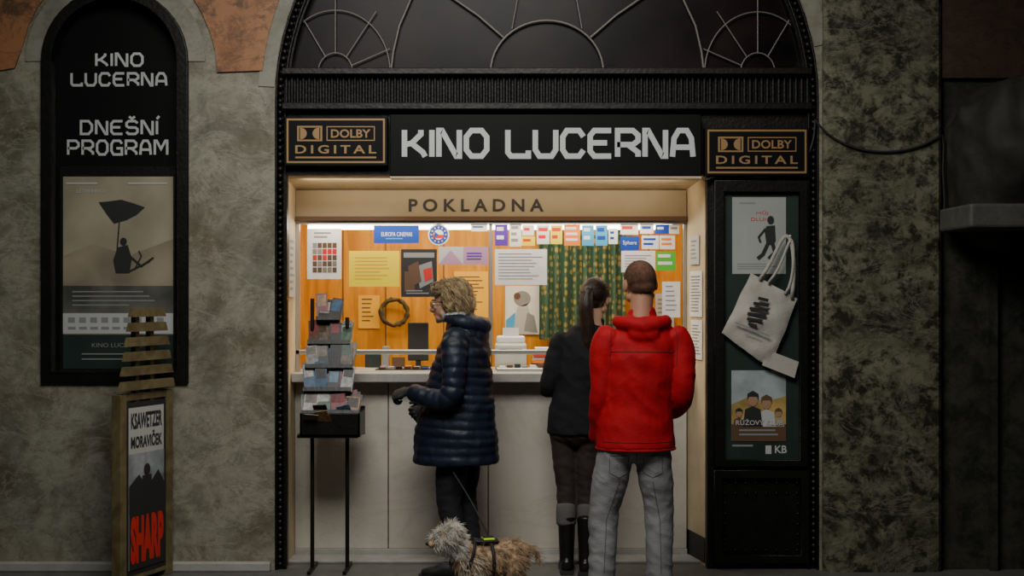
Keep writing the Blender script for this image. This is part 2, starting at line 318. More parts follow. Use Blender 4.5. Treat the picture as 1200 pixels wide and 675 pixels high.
# signs
sg=empty('cinema_sign')
box('sign_box',(X(457,-.06),-.06,Z(206,-.06)),(X(822,-.06),.039,Z(134,-.06)),BLK2,sg,.004)
f=Flat(-.062); f.glyphs('KINO LUCERNA',474,153,812,183,LET,.032,1,.34); f.build('sign_letters',sg)
box('sign_underside_trim',(X(457,-.06),-.055,Z(209,-.06)),(X(822,-.06),.039,Z(206.5,-.06)),CRM,sg)
def plaque(name,x0,y0,x1,y1):
    e=empty(name)
    box('board',(X(x0-4,-.03),-.03,Z(y1+4,-.03)),(X(x1+4,-.03),.039,Z(y0-3,-.03)),BLK2,e,.003)
    f=Flat(-.031)
    f.stroke([(x0,y0),(x1,y0),(x1,y1),(x0,y1),(x0,y0)],GOLD,.011)
    w=x1-x0; h=y1-y0
    cy=y0+h*.33
    f.rect(x0+w*.10,cy-9,x0+w*.36,cy+9,GOLD,1)
    f.rect(x0+w*.12,cy-7,x0+w*.34,cy+7,BLK2,2)
    f.poly([(x0+w*.13,cy-7)]+[(x0+w*.13+8*math.sin(math.pi*i/8),cy-7*math.cos(math.pi*i/8)) for i in range(1,9)],GOLD,3)
    f.poly([(x0+w*.33,cy-7)]+[(x0+w*.33-8*math.sin(math.pi*i/8),cy-7*math.cos(math.pi*i/8)) for i in range(1,9)],GOLD,3)
    f.stroke([(x0+w*.41,cy-8),(x0+w*.9,cy-8),(x0+w*.9,cy+8),(x0+w*.41,cy+8),(x0+w*.41,cy-8)],GOLD,.006)
    f.text('DOLBY',x0+w*.45,cy-5,x0+w*.86,cy+5,GOLD,1,.02)
    f.text('DIGITAL',x0+w*.08,y0+h*.6,x0+w*.92,y0+h*.8,GOLD,1,.02,1.4)
    f.rect(x0+w*.08,y0+h*.87,x0+w*.92,y0+h*.91,GOLD,1)
    f.build('print',e)
plaque('sound_system_plaque',337,140,450,190); plaque('sound_system_plaque',830,153,944,202)
# ---------------------------------------------------------------- booth
WY=.45
wL,wR=X(347,WY),X(804,WY); wtop=Z(223,WY)
def quadwall(name,pts,m,th=.02):
    P=[Vector(p) for p in pts]; nn=(P[1]-P[0]).cross(P[2]-P[0]).normalized()*th
    bm=bmesh.new(); a=[bm.verts.new(p) for p in P]; b=[bm.verts.new(p-nn) for p in P]
    bm.faces.new(a); bm.faces.new(b[::-1])
    for i in range(4): bm.faces.new((a[i],b[i],b[(i+1)%4],a[(i+1)%4]))
    bmesh.ops.recalc_face_normals(bm,faces=bm.faces); return meshobj(name,bm,m)
quadwall('wall_left_jamb',[(oxL,.12,0),(wL,WY,0),(wL,WY,wtop),(oxL,.12,otz)],CRM)
quadwall('wall_right_jamb',[(oxR,.12,0),(oxR,.12,otz),(wR,WY,wtop),(wR,WY,0)],CRM)
quadwall('ceiling',[(oxL,.12,otz),(wL,WY,wtop),(wR,WY,wtop),(oxR,.12,otz)],CRM)
quadwall('trim_7',[(oxR-.006,.12,0.02),(oxR-.006,.12,.17),(wR-.006,WY,.17),(wR-.006,WY,0.02)],BLK,.004)
BY=1.55
box('wall_back',(wL-.3,BY,0),(wR+.3,BY+.05,2.7),M_orange)
box('wall_booth_left',(wL-.3,WY+.05,0),(wL-.27,BY,2.7),M_orange)
box('wall_booth_right',(wR+.27,WY+.05,0),(wR+.3,BY,2.7),M_orange)
box('ceiling_booth',(wL-.3,WY+.03,2.6),(wR+.3,BY,2.65),WHT)
box('wall_booth_front_left',(wL-.3,WY+.01,0),(wL-.02,WY+.05,2.6),CRM); box('wall_booth_front_right',(wR+.02,WY+.01,0),(wR+.3,WY+.05,2.6),CRM)
# vertical joints in the booth panelling
bm=bmesh.new()
for px in (402,452,520,576,760,800):
    x=X(px,BY); addbox(bm,(x-.004,BY-.004,0),(x+.004,BY,2.6))
meshobj('trim_8',bm,BRO)
bd=empty('box_office_board')
box('board',(wL,WY-.03,Z(257,WY)),(wR,WY+.03,wtop),BRD,bd,.004)
f=Flat(WY-.032); f.text('POKLADNA',479,233,637,248,INK,1,.025,1.55); f.build('lettering',bd)
box('edge',(wL,WY-.045,Z(259,WY)),(wR,WY-.02,Z(254,WY)),BRO,bd)
zb=Z(411,WY); zt2=Z(261,WY); zled=Z(437,.30)
wf=empty('window_1')
box('bottom_rail',(wL,WY-.02,zb-.022),(wR,WY+.02,zb+.006),ALU,wf,.003)
box('left_stile',(wL,WY-.02,zled),(wL+.025,WY+.02,zt2),ALU,wf,.003); box('right_stile',(wR-.02,WY-.02,zled),(wR,WY+.02,zt2),ALU,wf,.003)
box('mullion',(X(573,WY),WY-.008,zb),(X(577,WY),WY+.015,zt2),ALU,wf,.003)
box('top_rail',(wL,WY-.02,zt2-.01),(wR,WY+.02,zt2+.02),ALU,wf)
box('pane',(wL+.02,WY-.003,zled),(wR-.02,WY+.003,zt2),M_glass,wf)
ft=empty('fluorescent_lamp')
TUBE=mat('tube_glow',(1,.93,.80),.5,emit=18)
bm=bmesh.new(); bmesh.ops.create_cone(bm,cap_ends=True,segments=16,radius1=.014,radius2=.014,depth=2.3,matrix=Matrix.Translation((-.14,.51,zt2-.026))@Matrix.Rotation(math.pi/2,4,'Y')); meshobj('tube',bm,TUBE,ft,True)
box('housing',(-1.32,.485,zt2-.008),(1.05,.56,zt2+.04),ALU,ft)
ct=empty('ticket_counter')
box('worktop_ledge',(wL,.27,Z(448,.28)),(wR,.46,zled),M_step,ct,.006)
box('worktop_inner',(wL-.02,.46,zled-.05),(wR+.02,.95,zled),M_step,ct)
xs=[wL,X(455,.4),X(572,.4),X(690,.4),wR]
for i in range(4): box('front_panel_%d'%(i+1),(xs[i]+(.003 if i else 0),.40,.05),(xs[i+1]-.003,.46,Z(448,.28)),M_counter,ct,.004)
box('seam_backing',(wL,.42,.02),(wR,.46,1.08),BRO,ct)
box('plinth',(wL,.39,.0),(wR,.46,.05),M_step,ct,.003)
def area(name,loc,rot,sx,sy,e,c,spread=None):
    l=bpy.data.lights.new(name,'AREA'); l.shape='RECTANGLE'; l.size=sx; l.size_y=sy; l.energy=e; l.color=c
    if spread: l.spread=math.radians(spread)
    o=bpy.data.objects.new(name,l); o.location=loc; o.rotation_euler=rot; return link(o)
area('booth_ceiling_light',(-.15,.85,2.56),(0,0,0),2.2,.4,36,(1,.86,.60))
area('niche_light',(-.15,.37,zt2+.02),(math.radians(-18),0,0),2.2,.05,7.5,(1,.86,.66))
area('added_soffit_fill',(-.12,.15,otz-.03),(math.radians(50),0,0),2.3,.04,4.5,(1,.84,.60))  # added warm fill strip, hidden behind the lintel, to brighten the board
GY=.437; BKY=1.54
def sheet(name,x0,y0,x1,y1,y,m):
    f=Flat(y); f.base(x0,y0,x1,y1,m,.002); return f
f=sheet('w',360,268,400,327,GY,WHT); f.grid(366,284,395,320,5,5,[BRO,TAN,GRY,RED],1); f.lines(368,272,392,281,2); f.build('notice_sheet')
f=sheet('w',438,264,491,285,GY,BLU); f.text('EUROPA CINEMAS',447,272,483,277,WHT); f.lines(452,279,478,282,1,LBL); f.build('blue_banner_sticker')
f=Flat(GY); f.disc(514,275,12.5,12.5,WHT,0); f.disc(514,275,11,11,BLU,1); f.disc(514,275,6,6,WHT,2); f.rect(508,275,520,279,RED,3); f.poly([(509,271),(514,275),(509,279)],BLU,4)
for i in range(12): f.disc(514+8.5*math.cos(i*math.pi/6),275+8.5*math.sin(i*math.pi/6),1,1,YEL,2,6)
f.build('round_sticker')
f=sheet('w',409,294,468,336,GY,YEL); f.lines(416,301,462,330,7,OCH,1,.3); f.build('yellow_notice')
f=sheet('w',470,292,512,348,GY,INK); f.rect(473,296,509,302,GRY); f.rect(474,318,486,342,BRO); f.poly([(488,312),(506,306),(508,330),(492,338)],GRY); f.poly([(478,312),(490,306),(494,330),(482,336)],BRO,2); f.poly([(496,316),(506,313),(507,326),(498,330)],RED,3); f.lines(476,340,506,346,2,GRY,2); f.build('film_poster')
f=sheet('w',514,289,543,310,GY,LGR); f.poly([(514,310),(528,293),(543,310)],PNK); f.build('postcard')
f=sheet('w',543,289,572,310,GY,PNK); f.lines(547,296,568,306,3,PUR); f.build('postcard')
f=sheet('w',532,318,572,372,BKY-.0,OCH); f.lines(537,324,568,366,10,BRO,1,.3); f.build('orange_notice')
def st(x0,y0,x1,y1,m,m2=None,n=2,tx=None):
    f=sheet('s',x0,y0,x1,y1,GY,m)
    if tx: f.text(tx,x0+3,(y0+y1)/2-3,x1-3,(y0+y1)/2+3,m2 or WHT)
    elif m2: f.lines(x0+2,y0+3,x1-2,y1-2,n,m2)
    f.build('window_sticker')
st(552,262,571,271,WHT,BLU,1); st(580,263,595,288,PUR,WHT,2); st(597,262,611,289,WHT,GRY,3); st(612,264,626,276,WHT,RED,1); st(611,277,627,288,YEL,RED,1)
st(629,264,644,286,WHT,RED,2); st(645,264,659,286,YEL,RED,2); st(661,263,680,288,ORG,WHT,3); st(682,264,696,288,LBL,WHT,2); st(698,264,712,288,LBL,BLU,2); st(713,268,724,286,WHT,BLU,2)
st(727,262,748,275,WHT,RED,1); st(727,277,749,293,BLU,WHT,1,'Sphere'); st(750,262,766,274,WHT,BLU,1); st(768,263,784,274,BLU,WHT,1); st(752,276,772,292,WHT,BLU,2); st(773,276,791,292,WHT,ORG,2)
st(769,295,792,317,GRE,WHT,2); st(784,263,796,274,WHT,GRY,1)
def ns(x0,y0,x1,y1,y,n,m=WHT,nm='notice_sheet'):
    f=sheet('s',x0,y0,x1,y1,y,m); f.lines(x0+4,y0+5,x1-4,y1-4,n,GRY,1,.25); f.build(nm)
ns(580,292,641,334,GY,9); ns(728,294,768,319,GY,5); ns(776,330,797,372,GY,6)
f=sheet('w',592,335,632,392,BKY,WHT); f.disc(612,350,10,9,GRY); f.disc(606,347,4,4,BRO,2); f.poly([(600,392),(606,360),(618,356),(628,392)],LGR); f.poly([(593,392),(593,375),(604,366),(602,392)],LBL,2); f.poly([(614,388),(618,366),(626,370),(630,390)],GRY,2); f.build('wall_poster')
f=sheet('w',420,346,445,385,BKY,OCH); f.lines(424,350,440,380,6,BRO,1,.3); f.build('orange_notice')
f=sheet('w',768,344,790,400,BKY,LGR); f.lines(771,350,787,390,8,GRY); f.build('wall_poster')
def jamb(name,y0,y1,z0,z1,left,m,n):
    f=Flat(conv=lambda a,b:(a,b)); w=abs(y1-y0); f.base(0,z0,w,z1,m,.002); f.lines(.02,z1-.03,w-.02,z0+.02,n,GRY,1,.4)
    o=f.build(name)
    if left:
        o.rotation_euler=(0,0,math.pi/2); xx=lambda y:oxL+(wL-oxL)*(y-.12)/(WY-.12); o.location=(xx(y1)+.008,y0,0)
    else:
        xx=lambda y:oxR+(wR-oxR)*(y-.12)/(WY-.12)
        o.rotation_euler=(0,0,math.atan2(y0-y1,xx(y0)-xx(y1))); o.location=(xx(y1)-.008,y1,0)
jamb('jamb_notice',.15,.36,1.50,1.78,False,WHT,12); jamb('jamb_notice',.15,.34,1.24,1.48,False,WHT,10); jamb('jamb_notice',.2,.36,1.82,2.0,False,LGR,5)
jamb('jamb_notice',.16,.36,1.62,2.0,True,LGR,8)
m=bpy.data.materials.new('curtain_fabric'); m.use_nodes=True; N=m.node_tree.nodes; L=m.node_tree.links; b=N['Principled BSDF']; b.inputs['Roughness'].default_value=.8
tc=N.new('ShaderNodeTexCoord'); vo=N.new('ShaderNodeTexVoronoi'); vo.inputs['Scale'].default_value=19; vo.inputs['Randomness'].default_value=.45; L.new(tc.outputs['Object'],vo.inputs['Vector'])
r=N.new('ShaderNodeValToRGB'); r.color_ramp.elements[0].position=.26; r.color_ramp.elements[0].color=(.36,.27,.07,1); r.color_ramp.elements[1].position=.42; r.color_ramp.elements[1].color=(.045,.11,.07,1)
L.new(vo.outputs['Distance'],r.inputs['Fac']); L.new(r.outputs['Color'],b.inputs['Base Color']); M_cur=m
bm=bmesh.new(); nx,nz=90,4; x0,x1=X(632,1.45),X(733,1.45); za,zb_=Z(398,1.45),Z(268,1.45)+.1
g=[[bm.verts.new((x0+(x1-x0)*i/nx,1.45+.030*math.sin(i*.62)+.008*math.sin(i*1.7+j),za+(zb_-za)*j/nz)) for j in range(nz+1)] for i in range(nx+1)]
for i in range(nx):
    for j in range(nz): bm.faces.new((g[i][j],g[i+1][j],g[i+1][j+1],g[i][j+1]))
cu=empty('curtain'); meshobj('cloth',bm,M_cur,cu,True); wire('rod',[[(x0-.05,1.45,zb_),(x1+.05,1.45,zb_)]],.01,ALU,cu)
bm=bmesh.new(); c=W(462,366,1.50)
def torus(bm,c,R0,r0,M=Matrix(),n=32,k=10):
    rr=[]
    for i in range(n):
        a=2*math.pi*i/n
        rr.append([bm.verts.new(M@(Vector(c)+Vector(((R0+r0*math.cos(2*math.pi*j/k))*math.cos(a),r0*math.sin(2*math.pi*j/k),(R0+r0*math.cos(2*math.pi*j/k))*math.sin(a))))) for j in range(k)])
    for i in range(n):
        for j in range(k): bm.faces.new((rr[i][j],rr[(i+1)%n][j],rr[(i+1)%n][(j+1)%k],rr[i][(j+1)%k]))
torus(bm,c,.092,.015)
for v in bm.verts: v.co+=Vector((noise.noise(v.co*40),noise.noise(v.co*40+Vector((5,0,0))),noise.noise(v.co*40+Vector((0,9,0)))))*.012
meshobj('wreath',bm,mat('wreath_mat',(.07,.05,.015),.7,0,.6,40),None,True)
pr=empty('receipt_printer'); PW_=mat('printer_plastic',(.58,.56,.50),.45)
p0=W(580,410,.65); p1=W(617,380,.65)
box('body',(p0.x,.60,zled),(p1.x,.82,zled+.17),PW_,pr,.015); box('lid',(p0.x+.01,.62,zled+.17),(p1.x-.01,.80,zled+.215),WHT,pr,.012); box('slot',(p0.x+.03,.595,zled+.12),(p1.x-.03,.61,zled+.135),INK,pr); box('paper',(p0.x+.05,.64,zled+.215),(p1.x-.05,.643,zled+.27),WHT,pr)
mo=empty('desktop_monitor'); a=X(478,.8); b_=X(502,.8)
box('screen',(a,.80,zled+.05),(b_,.83,zled+.30),INK,mo,.006); box('stand',(a+.05,.81,zled),(b_-.05,.83,zled+.12),INK,mo); box('foot',(a+.02,.76,zled),(b_-.02,.88,zled+.012),INK,mo)
tr=empty('cash_tray')
box('tray',(X(582,.52),.48,zled),(X(640,.52),.57,zled+.02),ALU,tr,.004)
for i in range(6): box('notes_%d'%i,(X(585+9*i,.52),.50,zled+.02),(X(592+9*i,.52),.56,zled+.03+.006*(i%3)),[WHT,BRO,GRN,GRY][i%4],tr)
bk=empty('brochure_stack')
for i in range(7): box('book_%d'%i,(X(622+i*.8,.75),.68+.01*(i%2),zled+.02*i),(X(655-i*.9,.75),.86,zled+.02*i+.018),[WHT,BRO,ORG,LGR,RED,TAN,WHT][i],bk)
dk=empty('desk_organiser')
for i,(xa,xb,hh,m_) in enumerate(((428,446,.10,GRN),(448,456,.14,GRY),(460,474,.07,BRO),(508,528,.05,BLU),(532,556,.09,TAN),(660,690,.12,WHT),(700,740,.09,BRO),(745,790,.14,GRY))):
    box('item_%d'%i,(X(xa,.9),.88,zled),(X(xb,.9),.94,zled+hh),m_,dk,.004)
bx=empty('leaflet_row')
bm=bmesh.new(); lm=[WHT,ORG,LGR,BLU,BRO,INK,TAN,PNK]
addbox(bm,(X(440,.6),.58,zled),(X(576,.6),.74,zled+.006),5)
for i in range(13):
    for j in range(2):
        xx=X(444+10*i,.6); addbox(bm,(xx,.59+.075*j,zled+.006),(xx+.038,.655+.075*j,zled+.012+.012*random.random()),random.randrange(8))
meshobj('leaflets',bm,lm,bx)
# ---------------------------------------------------------------- left display case
dc=empty('poster_display_case')
co=case_outline(dL+.004,dR-.004,dzb+.004,dzs); ci=case_outline(dL+.055,dR-.055,dzb+.06,dzs)
plate('frame',[co,ci],-.025,.10,BLK,dc,.006)
plate('back',[co],.10,.02,BLK2,dc)
plate('frame_bead',[case_outline(dL+.05,dR-.05,dzb+.055,dzs),case_outline(dL+.062,dR-.062,dzb+.067,dzs)],-.035,.03,BRZ,dc)
f=Flat(.095)
f.glyphs('KINO',113,63,167,77,LET,.015,1,.4); f.glyphs('LUCERNA',84,86,195,100,LET,.015,1,.4)
f.glyphs('DNEŠNÍ',95,142,184,157,LET,.015,1,.4); f.glyphs('PROGRAM',80,165,196,181,LET,.015,1,.4); f.build('letters',dc)
f=Flat(.06)
f.base(70,195,206,437,BLK,.03)
PB=mat('poster_paper_warm',(.33,.29,.20),.6,0,.3,2.5)
f.rect(74,207,203,392,PB,1); f.rect(74,392,203,432,GRN,1)
f.poly([(74,300),(110,285),(150,300),(203,280),(203,335),(74,335)],TAN,2)
f.rect(74,335,203,367,mat('poster_low',(.10,.10,.085),.6,0,.5,6),3); f.rect(74,367,203,391,LGR,3)
f.lines(85,341,190,362,4,GRY,4,.3)
for i in range(9): f.rect(80+13*i,372,88+13*i,378,GRY,4); f.rect(80+13*i,383,89+13*i,386,GRY,4)
f.poly([(116,237),(128,236),(142,234),(156,238),(170,243),(160,252),(148,258),(134,262),(126,252)],INK,4)
f.stroke([(142,236),(137,300)],INK,.008,4); f.disc(145,283,4,4.5,INK,5); f.poly([(138,290),(150,287),(155,303),(152,320),(136,320),(133,305)],INK,5); f.stroke([(150,298),(166,312),(180,302)],INK,.012,5); f.stroke([(152,318),(176,306)],INK,.01,5)
f.stroke([(158,316),(166,300),(163,294)],INK,.008,5)
f.text('LETNÍ KINO',90,221,122,226,LGR,4); f.lines(78,214,120,218,1,LGR,4); f.lines(150,214,198,218,1,LGR,4)
f.text('KINO LUCERNA',108,402,166,407,GRY,4); f.lines(96,414,180,426,2,GRY,4,.25)
f.build('programme_poster',dc)
box('glass',(dL+.05,.0,dzb+.06),(dR-.05,.004,dzs),M_glass,dc)
# ---------------------------------------------------------------- right poster door panel
rp=empty('poster_panel')
ax,bx_=X(838,0),X(946,0)
plate('frame',[[(ax,Z(546,0)),(ax,Z(212,0)),(bx_,Z(212,0)),(bx_,Z(546,0))],pxs([(848,540),(848,224),(938,224),(938,540)])],.0,.04,BLK,rp,.004)
f=Flat(.035); f.base(847,223,939,541,GRN,.004)
f.rect(858,231,921,321,mat('poster_cool',(.36,.37,.345),.6,0,.08,3),1)
f.text('MŮJ',886,247,900,252,RED,2); f.text('DLUHÝ',880,254,906,259,RED,2); f.lines(866,237,890,241,1,GRY,2)
f.disc(903,258,4,5,INK,3); f.poly([(898,265),(908,264),(909,282),(906,288),(898,286),(896,272)],INK,3); f.stroke([(900,285),(894,298),(888,303)],INK,.022,3); f.stroke([(905,285),(908,296),(901,303)],INK,.022,3); f.stroke([(897,268),(889,278),(891,284)],INK,.013,3)
f.lines(864,309,914,317,3,GRY,2,.3)
f.rect(857,434,921,517,SKYP,1); f.poly([(857,500),(857,474),(875,466),(900,470),(921,464),(921,500)],GOLDP,2); f.rect(857,497,921,517,BRO,3)
for cx,cy,k_,m2,hr in ((866,484,.8,BRO,INK),(912,484,.8,TAN,BRO),(882,468,1.3,INK,INK),(898,472,1.25,LGR,BRO)):
    f.disc(cx,cy,4.6*k_,6*k_,FACE,4+k_); f.poly([(cx-5.2*k_,cy+1),(cx-5*k_,cy-5*k_),(cx,cy-8*k_),(cx+5*k_,cy-5*k_),(cx+5.2*k_,cy+1),(cx+3.4*k_,cy-2.5*k_),(cx-3.4*k_,cy-2.5*k_)],hr,5+k_); f.poly([(cx-9*k_,500),(cx-7*k_,cy+9*k_),(cx,cy+6*k_),(cx+7*k_,cy+9*k_),(cx+9*k_,500)],m2,3+k_)
f.text('RŮŽOVÝ KLUB',862,490,917,498,LGR,8,.01); f.lines(866,503,912,513,2,GRY,5)
f.text('KB',908,522,922,531,LGR,1,.02); f.rect(897,522,904,532,LGR,1); f.lines(858,521,890,526,1,GRY,1)
f.build('posters',rp)
plate('lower_frame',[pxs([(838,660),(838,552),(948,552),(948,660)]),pxs([(846,652),(846,560),(940,560),(940,652)])],.01,.03,BLK,rp,.004)
bm=bmesh.new()
for px in range(850,940,12):
    for py in (566,578,645):
        p=W(px,py,.036); bmesh.ops.create_uvsphere(bm,u_segments=8,v_segments=6,radius=.009,matrix=Matrix.Translation(p))
for py in range(590,645,12):
    for px in (850,935):
        p=W(px,py,.036); bmesh.ops.create_uvsphere(bm,u_segments=8,v_segments=6,radius=.009,matrix=Matrix.Translation(p))
meshobj('rivets',bm,BLK,rp,True)
tb=empty('tote_bag')
bm=bmesh.new(); A=[(880,320),(934,350),(903,430),(846,390)]
A=[Vector(W(a,b,-.0)) for a,b in A]; n=18
for side in (0,1):
    g=[]
    for i in range(n+1):
        for j in range(n+1):
            u=i/n; v=j/n; p=A[0].lerp(A[1],u).lerp(A[3].lerp(A[2],u),v)
            puff=.028*math.sin(math.pi*u)**.6*math.sin(math.pi*v)**.5 if 0<i<n and 0<j<n else 0
            p=p.copy(); p.y=-.012+(-(puff)+.016*noise.noise(p*9)+.006*noise.noise(p*22) if side==0 else .006)
            ee=math.sin(math.pi*u)*.012+noise.noise(p*12)*.008
            p.z-=ee*(v) ; p.x+=noise.noise(p*10)*.006
            g.append(bm.verts.new(p))
    for i in range(n):
        for j in range(n):
            a=i*(n+1)+j; q=(g[a],g[a+1],g[a+n+2],g[a+n+1]); bm.faces.new(q if side else q[::-1])
CLO=mat('canvas_cloth',(.44,.41,.355),.85,0,.08,8,.25,90)
meshobj('bag',bm,CLO,tb,True)
def strap(pts,w=.022,y=-.03):
    bm=bmesh.new(); P=[Vector(W(a,b,y)) for a,b in pts]; vs=[]
    for i,p in enumerate(P):
        d=(P[min(i+1,len(P)-1)]-P[max(i-1,0)]).normalized(); nn=Vector((-d.z,0,d.x))*w/2; vs.append((bm.verts.new(p+nn),bm.verts.new(p-nn)))
    for a,b in zip(vs,vs[1:]): bm.faces.new((a[0],a[1],b[1],b[0]))
    o=meshobj('strap',bm,CLO,tb,True); s=o.modifiers.new('s','SOLIDIFY'); s.thickness=.003
def bez(p,n=16):
    out=[]
    for i in range(n+1):
        t=i/n; q=[Vector(a) for a in p]
        while len(q)>1: q=[a.lerp(b,t) for a,b in zip(q,q[1:])]
        out.append(tuple(q[0]))
    return out
strap(bez([(890,328),(912,300),(915,275),(921,265),(930,262),(932,300),(931,320),(928,350)])); strap(bez([(900,332),(918,312),(924,290),(926,265),(931,264),(932,300),(932,330),(920,345)]),.016,-.035)
f=Flat(-.056)
for i,w_ in enumerate((12,18,22,22,18,10)):
    cy=349+i*6; cx=895-i*2.5; f.poly([(cx-w_/2,cy-1.5),(cx+w_/2,cy+1.5),(cx+w_/2-1,cy+5),(cx-w_/2-1,cy+2)],INK,0)
f.stroke([(862,378),(902,394)],GRY,.010,0); f.stroke([(872,388),(892,396)],GRY,.005,0)
f.build('print',tb)
bm=bmesh.new(); q=[W(897,409,-.01),W(936,424,-.01),W(931,443,-.01),W(893,428,-.01)]; vs=[bm.verts.new(p) for p in q]; bm.faces.new(vs); o=meshobj('price_tag',bm,CLO,tb); o.modifiers.new('s','SOLIDIFY').thickness=.002
bm=bmesh.new(); bmesh.ops.create_uvsphere(bm,u_segments=10,v_segments=8,radius=.012,matrix=Matrix.Translation(W(926,277,-.02))); meshobj('hook',bm,ALU,tb,True)
cab=bez([(955,140,),(975,170),(1010,182),(1060,188),(1104,158)],24)
cp=[tuple(W(a,b,-.075)) for a,b in cab]+[tuple(W(a,b,-.08)) for a,b in ((1106,170),(1105,200),(1107,235),(1105,272))]
wire('power_cable',[cp,[tuple(W(a,b,-.01)) for a,b in bez([(826,212),(850,196),(880,212),(920,216),(950,205),(955,170),(955,140)],20)]],.007,INK)
# ---------------------------------------------------------------- brochure rack
rk=empty('brochure_rack')
LC=[(.55,.52,.46),(.20,.15,.11),(.03,.03,.035),(.32,.30,.27),(.04,.11,.22),(.40,.22,.08),(.03,.03,.03),(.25,.03,.03),(.12,.06,.03),(.45,.45,.42),(.08,.16,.10),(.12,.22,.32),(.02,.02,.02),(.05,.04,.03)]
LM=[mat('leaf_%d'%i,tuple(c*.65 for c in cc),.45,0,.45,40) for i,cc in enumerate(LC)]
wire('legs',[[(X(366,0),0,0),tuple(W(366,350,.12))],[(X(407,0),0,0),tuple(W(407,372,.12))]],.012,BLK,rk)
bm=bmesh.new(); addbox(bm,(X(352,0)-.0,-.12,Z(512,-.05)),(X(422,0),.16,Z(508,-.05)))
a,b_=X(352,-.1),X(422,-.1)
addbox(bm,(a,-.12,Z(512,-.1)),(b_,-.11,Z(484,-.1))); addbox(bm,(a,.15,Z(512,0)),(b_,.16,Z(478,0))); addbox(bm,(a,-.12,Z(512,-.1)),(a+.01,.16,Z(484,-.1))); addbox(bm,(b_-.01,-.12,Z(512,-.1)),(b_,.16,Z(484,-.1)))
meshobj('tray',bm,BLK,rk)
box('foot_bar',(X(364,0),-.14,.0),(X(364,0)+.02,.16,.02),BLK,rk); box('foot_bar_2',(X(405,0),-.14,.0),(X(405,0)+.02,.16,.02),BLK,rk)
tiers=[(376,371,398),(404,361,411),(432,358,414),(459,356,412),(486,354,421)]
for ti,(pyb,xa,xb) in enumerate(tiers):
    yy=.12-.05*ti; zb0=Z(pyb,yy)
    bm=bmesh.new(); M0=Matrix.Translation((0,yy,zb0))@Matrix.Rotation(math.radians(-24),4,'X')
    addbox(bm,(X(xa,yy),-.035,-.01),(X(xb,yy),.02,0),0,M0); addbox(bm,(X(xa,yy),-.04,-.01),(X(xb,yy),-.036,.015),0,M0); addbox(bm,(X(xa,yy),.018,-.01),(X(xb,yy),.024,.15),0,M0)
    k=4 if ti else 2; w_=(X(xb,yy)-X(xa,yy))/k
    for i in range(k):
        for d in range(3):
            hh=random.uniform(.11,.175); x_=X(xa,yy)+w_*i+.003+random.uniform(-.008,.008); tl=random.uniform(-.16,.16)
            Mi=M0@Matrix.Translation((x_,-.024+d*.013,0))@Matrix.Rotation(tl,4,'Y')@Matrix.Rotation(random.uniform(-.25,.15),4,'X')
            addbox(bm,(0,0,0),(w_-.001,.004,hh),1+random.randrange(len(LM)),Mi)
            addbox(bm,(.006,-.001,hh*random.uniform(.35,.6)),(w_-.01,.0,hh*.93),1+random.randrange(len(LM)),Mi)
    meshobj('tier_%d'%(ti+1),bm,[BLK]+LM,rk)
bm=bmesh.new()
for i in range(12):
    Mi=Matrix.Translation((random.uniform(a+.05,b_-.05),-.09+.018*i,Z(500,-.1)+.01*(i%4)))@Matrix.Rotation(math.radians(45+random.uniform(-20,25)),4,'X')@Matrix.Rotation(random.uniform(-.3,.3),4,'Y')
    addbox(bm,(-.04,0,0),(.04,.004,.13),random.randrange(len(LM)),Mi)
meshobj('tray_leaflets',bm,LM,rk)
# ---------------------------------------------------------------- A-board sign
ab=empty('pavement_sign'); pA=Vector((X(140,-.5),-.5,0)); pB=Vector((X(194,-.10),-.10,0))
d=(pB-pA); wd=d.length; ang=math.atan2(d.y,d.x); ab.location=pA; ab.rotation_euler=(0,0,ang)
SL=M_slat
box('post_left',(-.03,-.03,0),(.025,.03,1.08),SL,ab,.003); box('post_right',(wd-.025,-.03,0),(wd+.03,.03,1.08),SL,ab,.003)
box('cross_bar',(0,-.02,1.04),(wd,.02,1.08),SL,ab,.003); box('low_bar',(0,-.02,.03),(wd,.02,.07),SL,ab,.003)
for i in range(6):
    wq=1.16-.085*i; zz=1.10+i*.082
    bm=bmesh.new(); c_=wd/2; h=.05
    pts=[(c_-wd*wq/2,zz),(c_+wd*wq/2,zz),(c_+wd*wq/2-.02,zz+h),(c_-wd*wq/2+.02,zz+h)]
    fr=[bm.verts.new((p[0],-.045,p[1])) for p in pts]; br=[bm.verts.new((p[0],-.012,p[1])) for p in pts]
    bm.faces.new(fr); bm.faces.new(br[::-1])
    for j in range(4): bm.faces.new((fr[j],br[j],br[(j+1)%4],fr[(j+1)%4]))
    bmesh.ops.recalc_face_normals(bm,faces=bm.faces); meshobj('slat_%d'%(i+1),bm,SL,ab)
box('spine_1',(wd*.30,-.012,1.0),(wd*.38,.02,1.56),SL,ab); box('spine_2',(wd*.62,-.012,1.0),(wd*.70,.02,1.56),SL,ab)
f=Flat(conv=lambda a,b:(a,b)); f.y=-.022
f.base(.03,.06,wd-.03,1.03,INK,.02); f.rect(.05,.09,wd-.05,1.0,mat('sign_poster_white',(.46,.46,.43),.6),1)
f.build('poster_board',ab)
f=Flat(conv=lambda a,b:(a,b)); f.y=-.0245
f.text('KSAWETZER',.07,.88,wd-.07,.97,INK,1,.03); f.text('MORAVIČEK',.07,.77,wd-.07,.86,INK,1,.03)
f.rect(.05,.46,wd-.05,.74,mat('mountain_grey',(.25,.27,.28),.6,0,.5,8),1); f.poly([(.05,.40),(.05,.56),(.14,.62),(.22,.54),(.32,.63),(wd-.05,.55),(wd-.05,.40)],INK,2); f.disc(wd*.5,.64,.03,.035,INK,2.5); f.rect(wd*.40,.5,wd*.60,.61,INK,2.5)
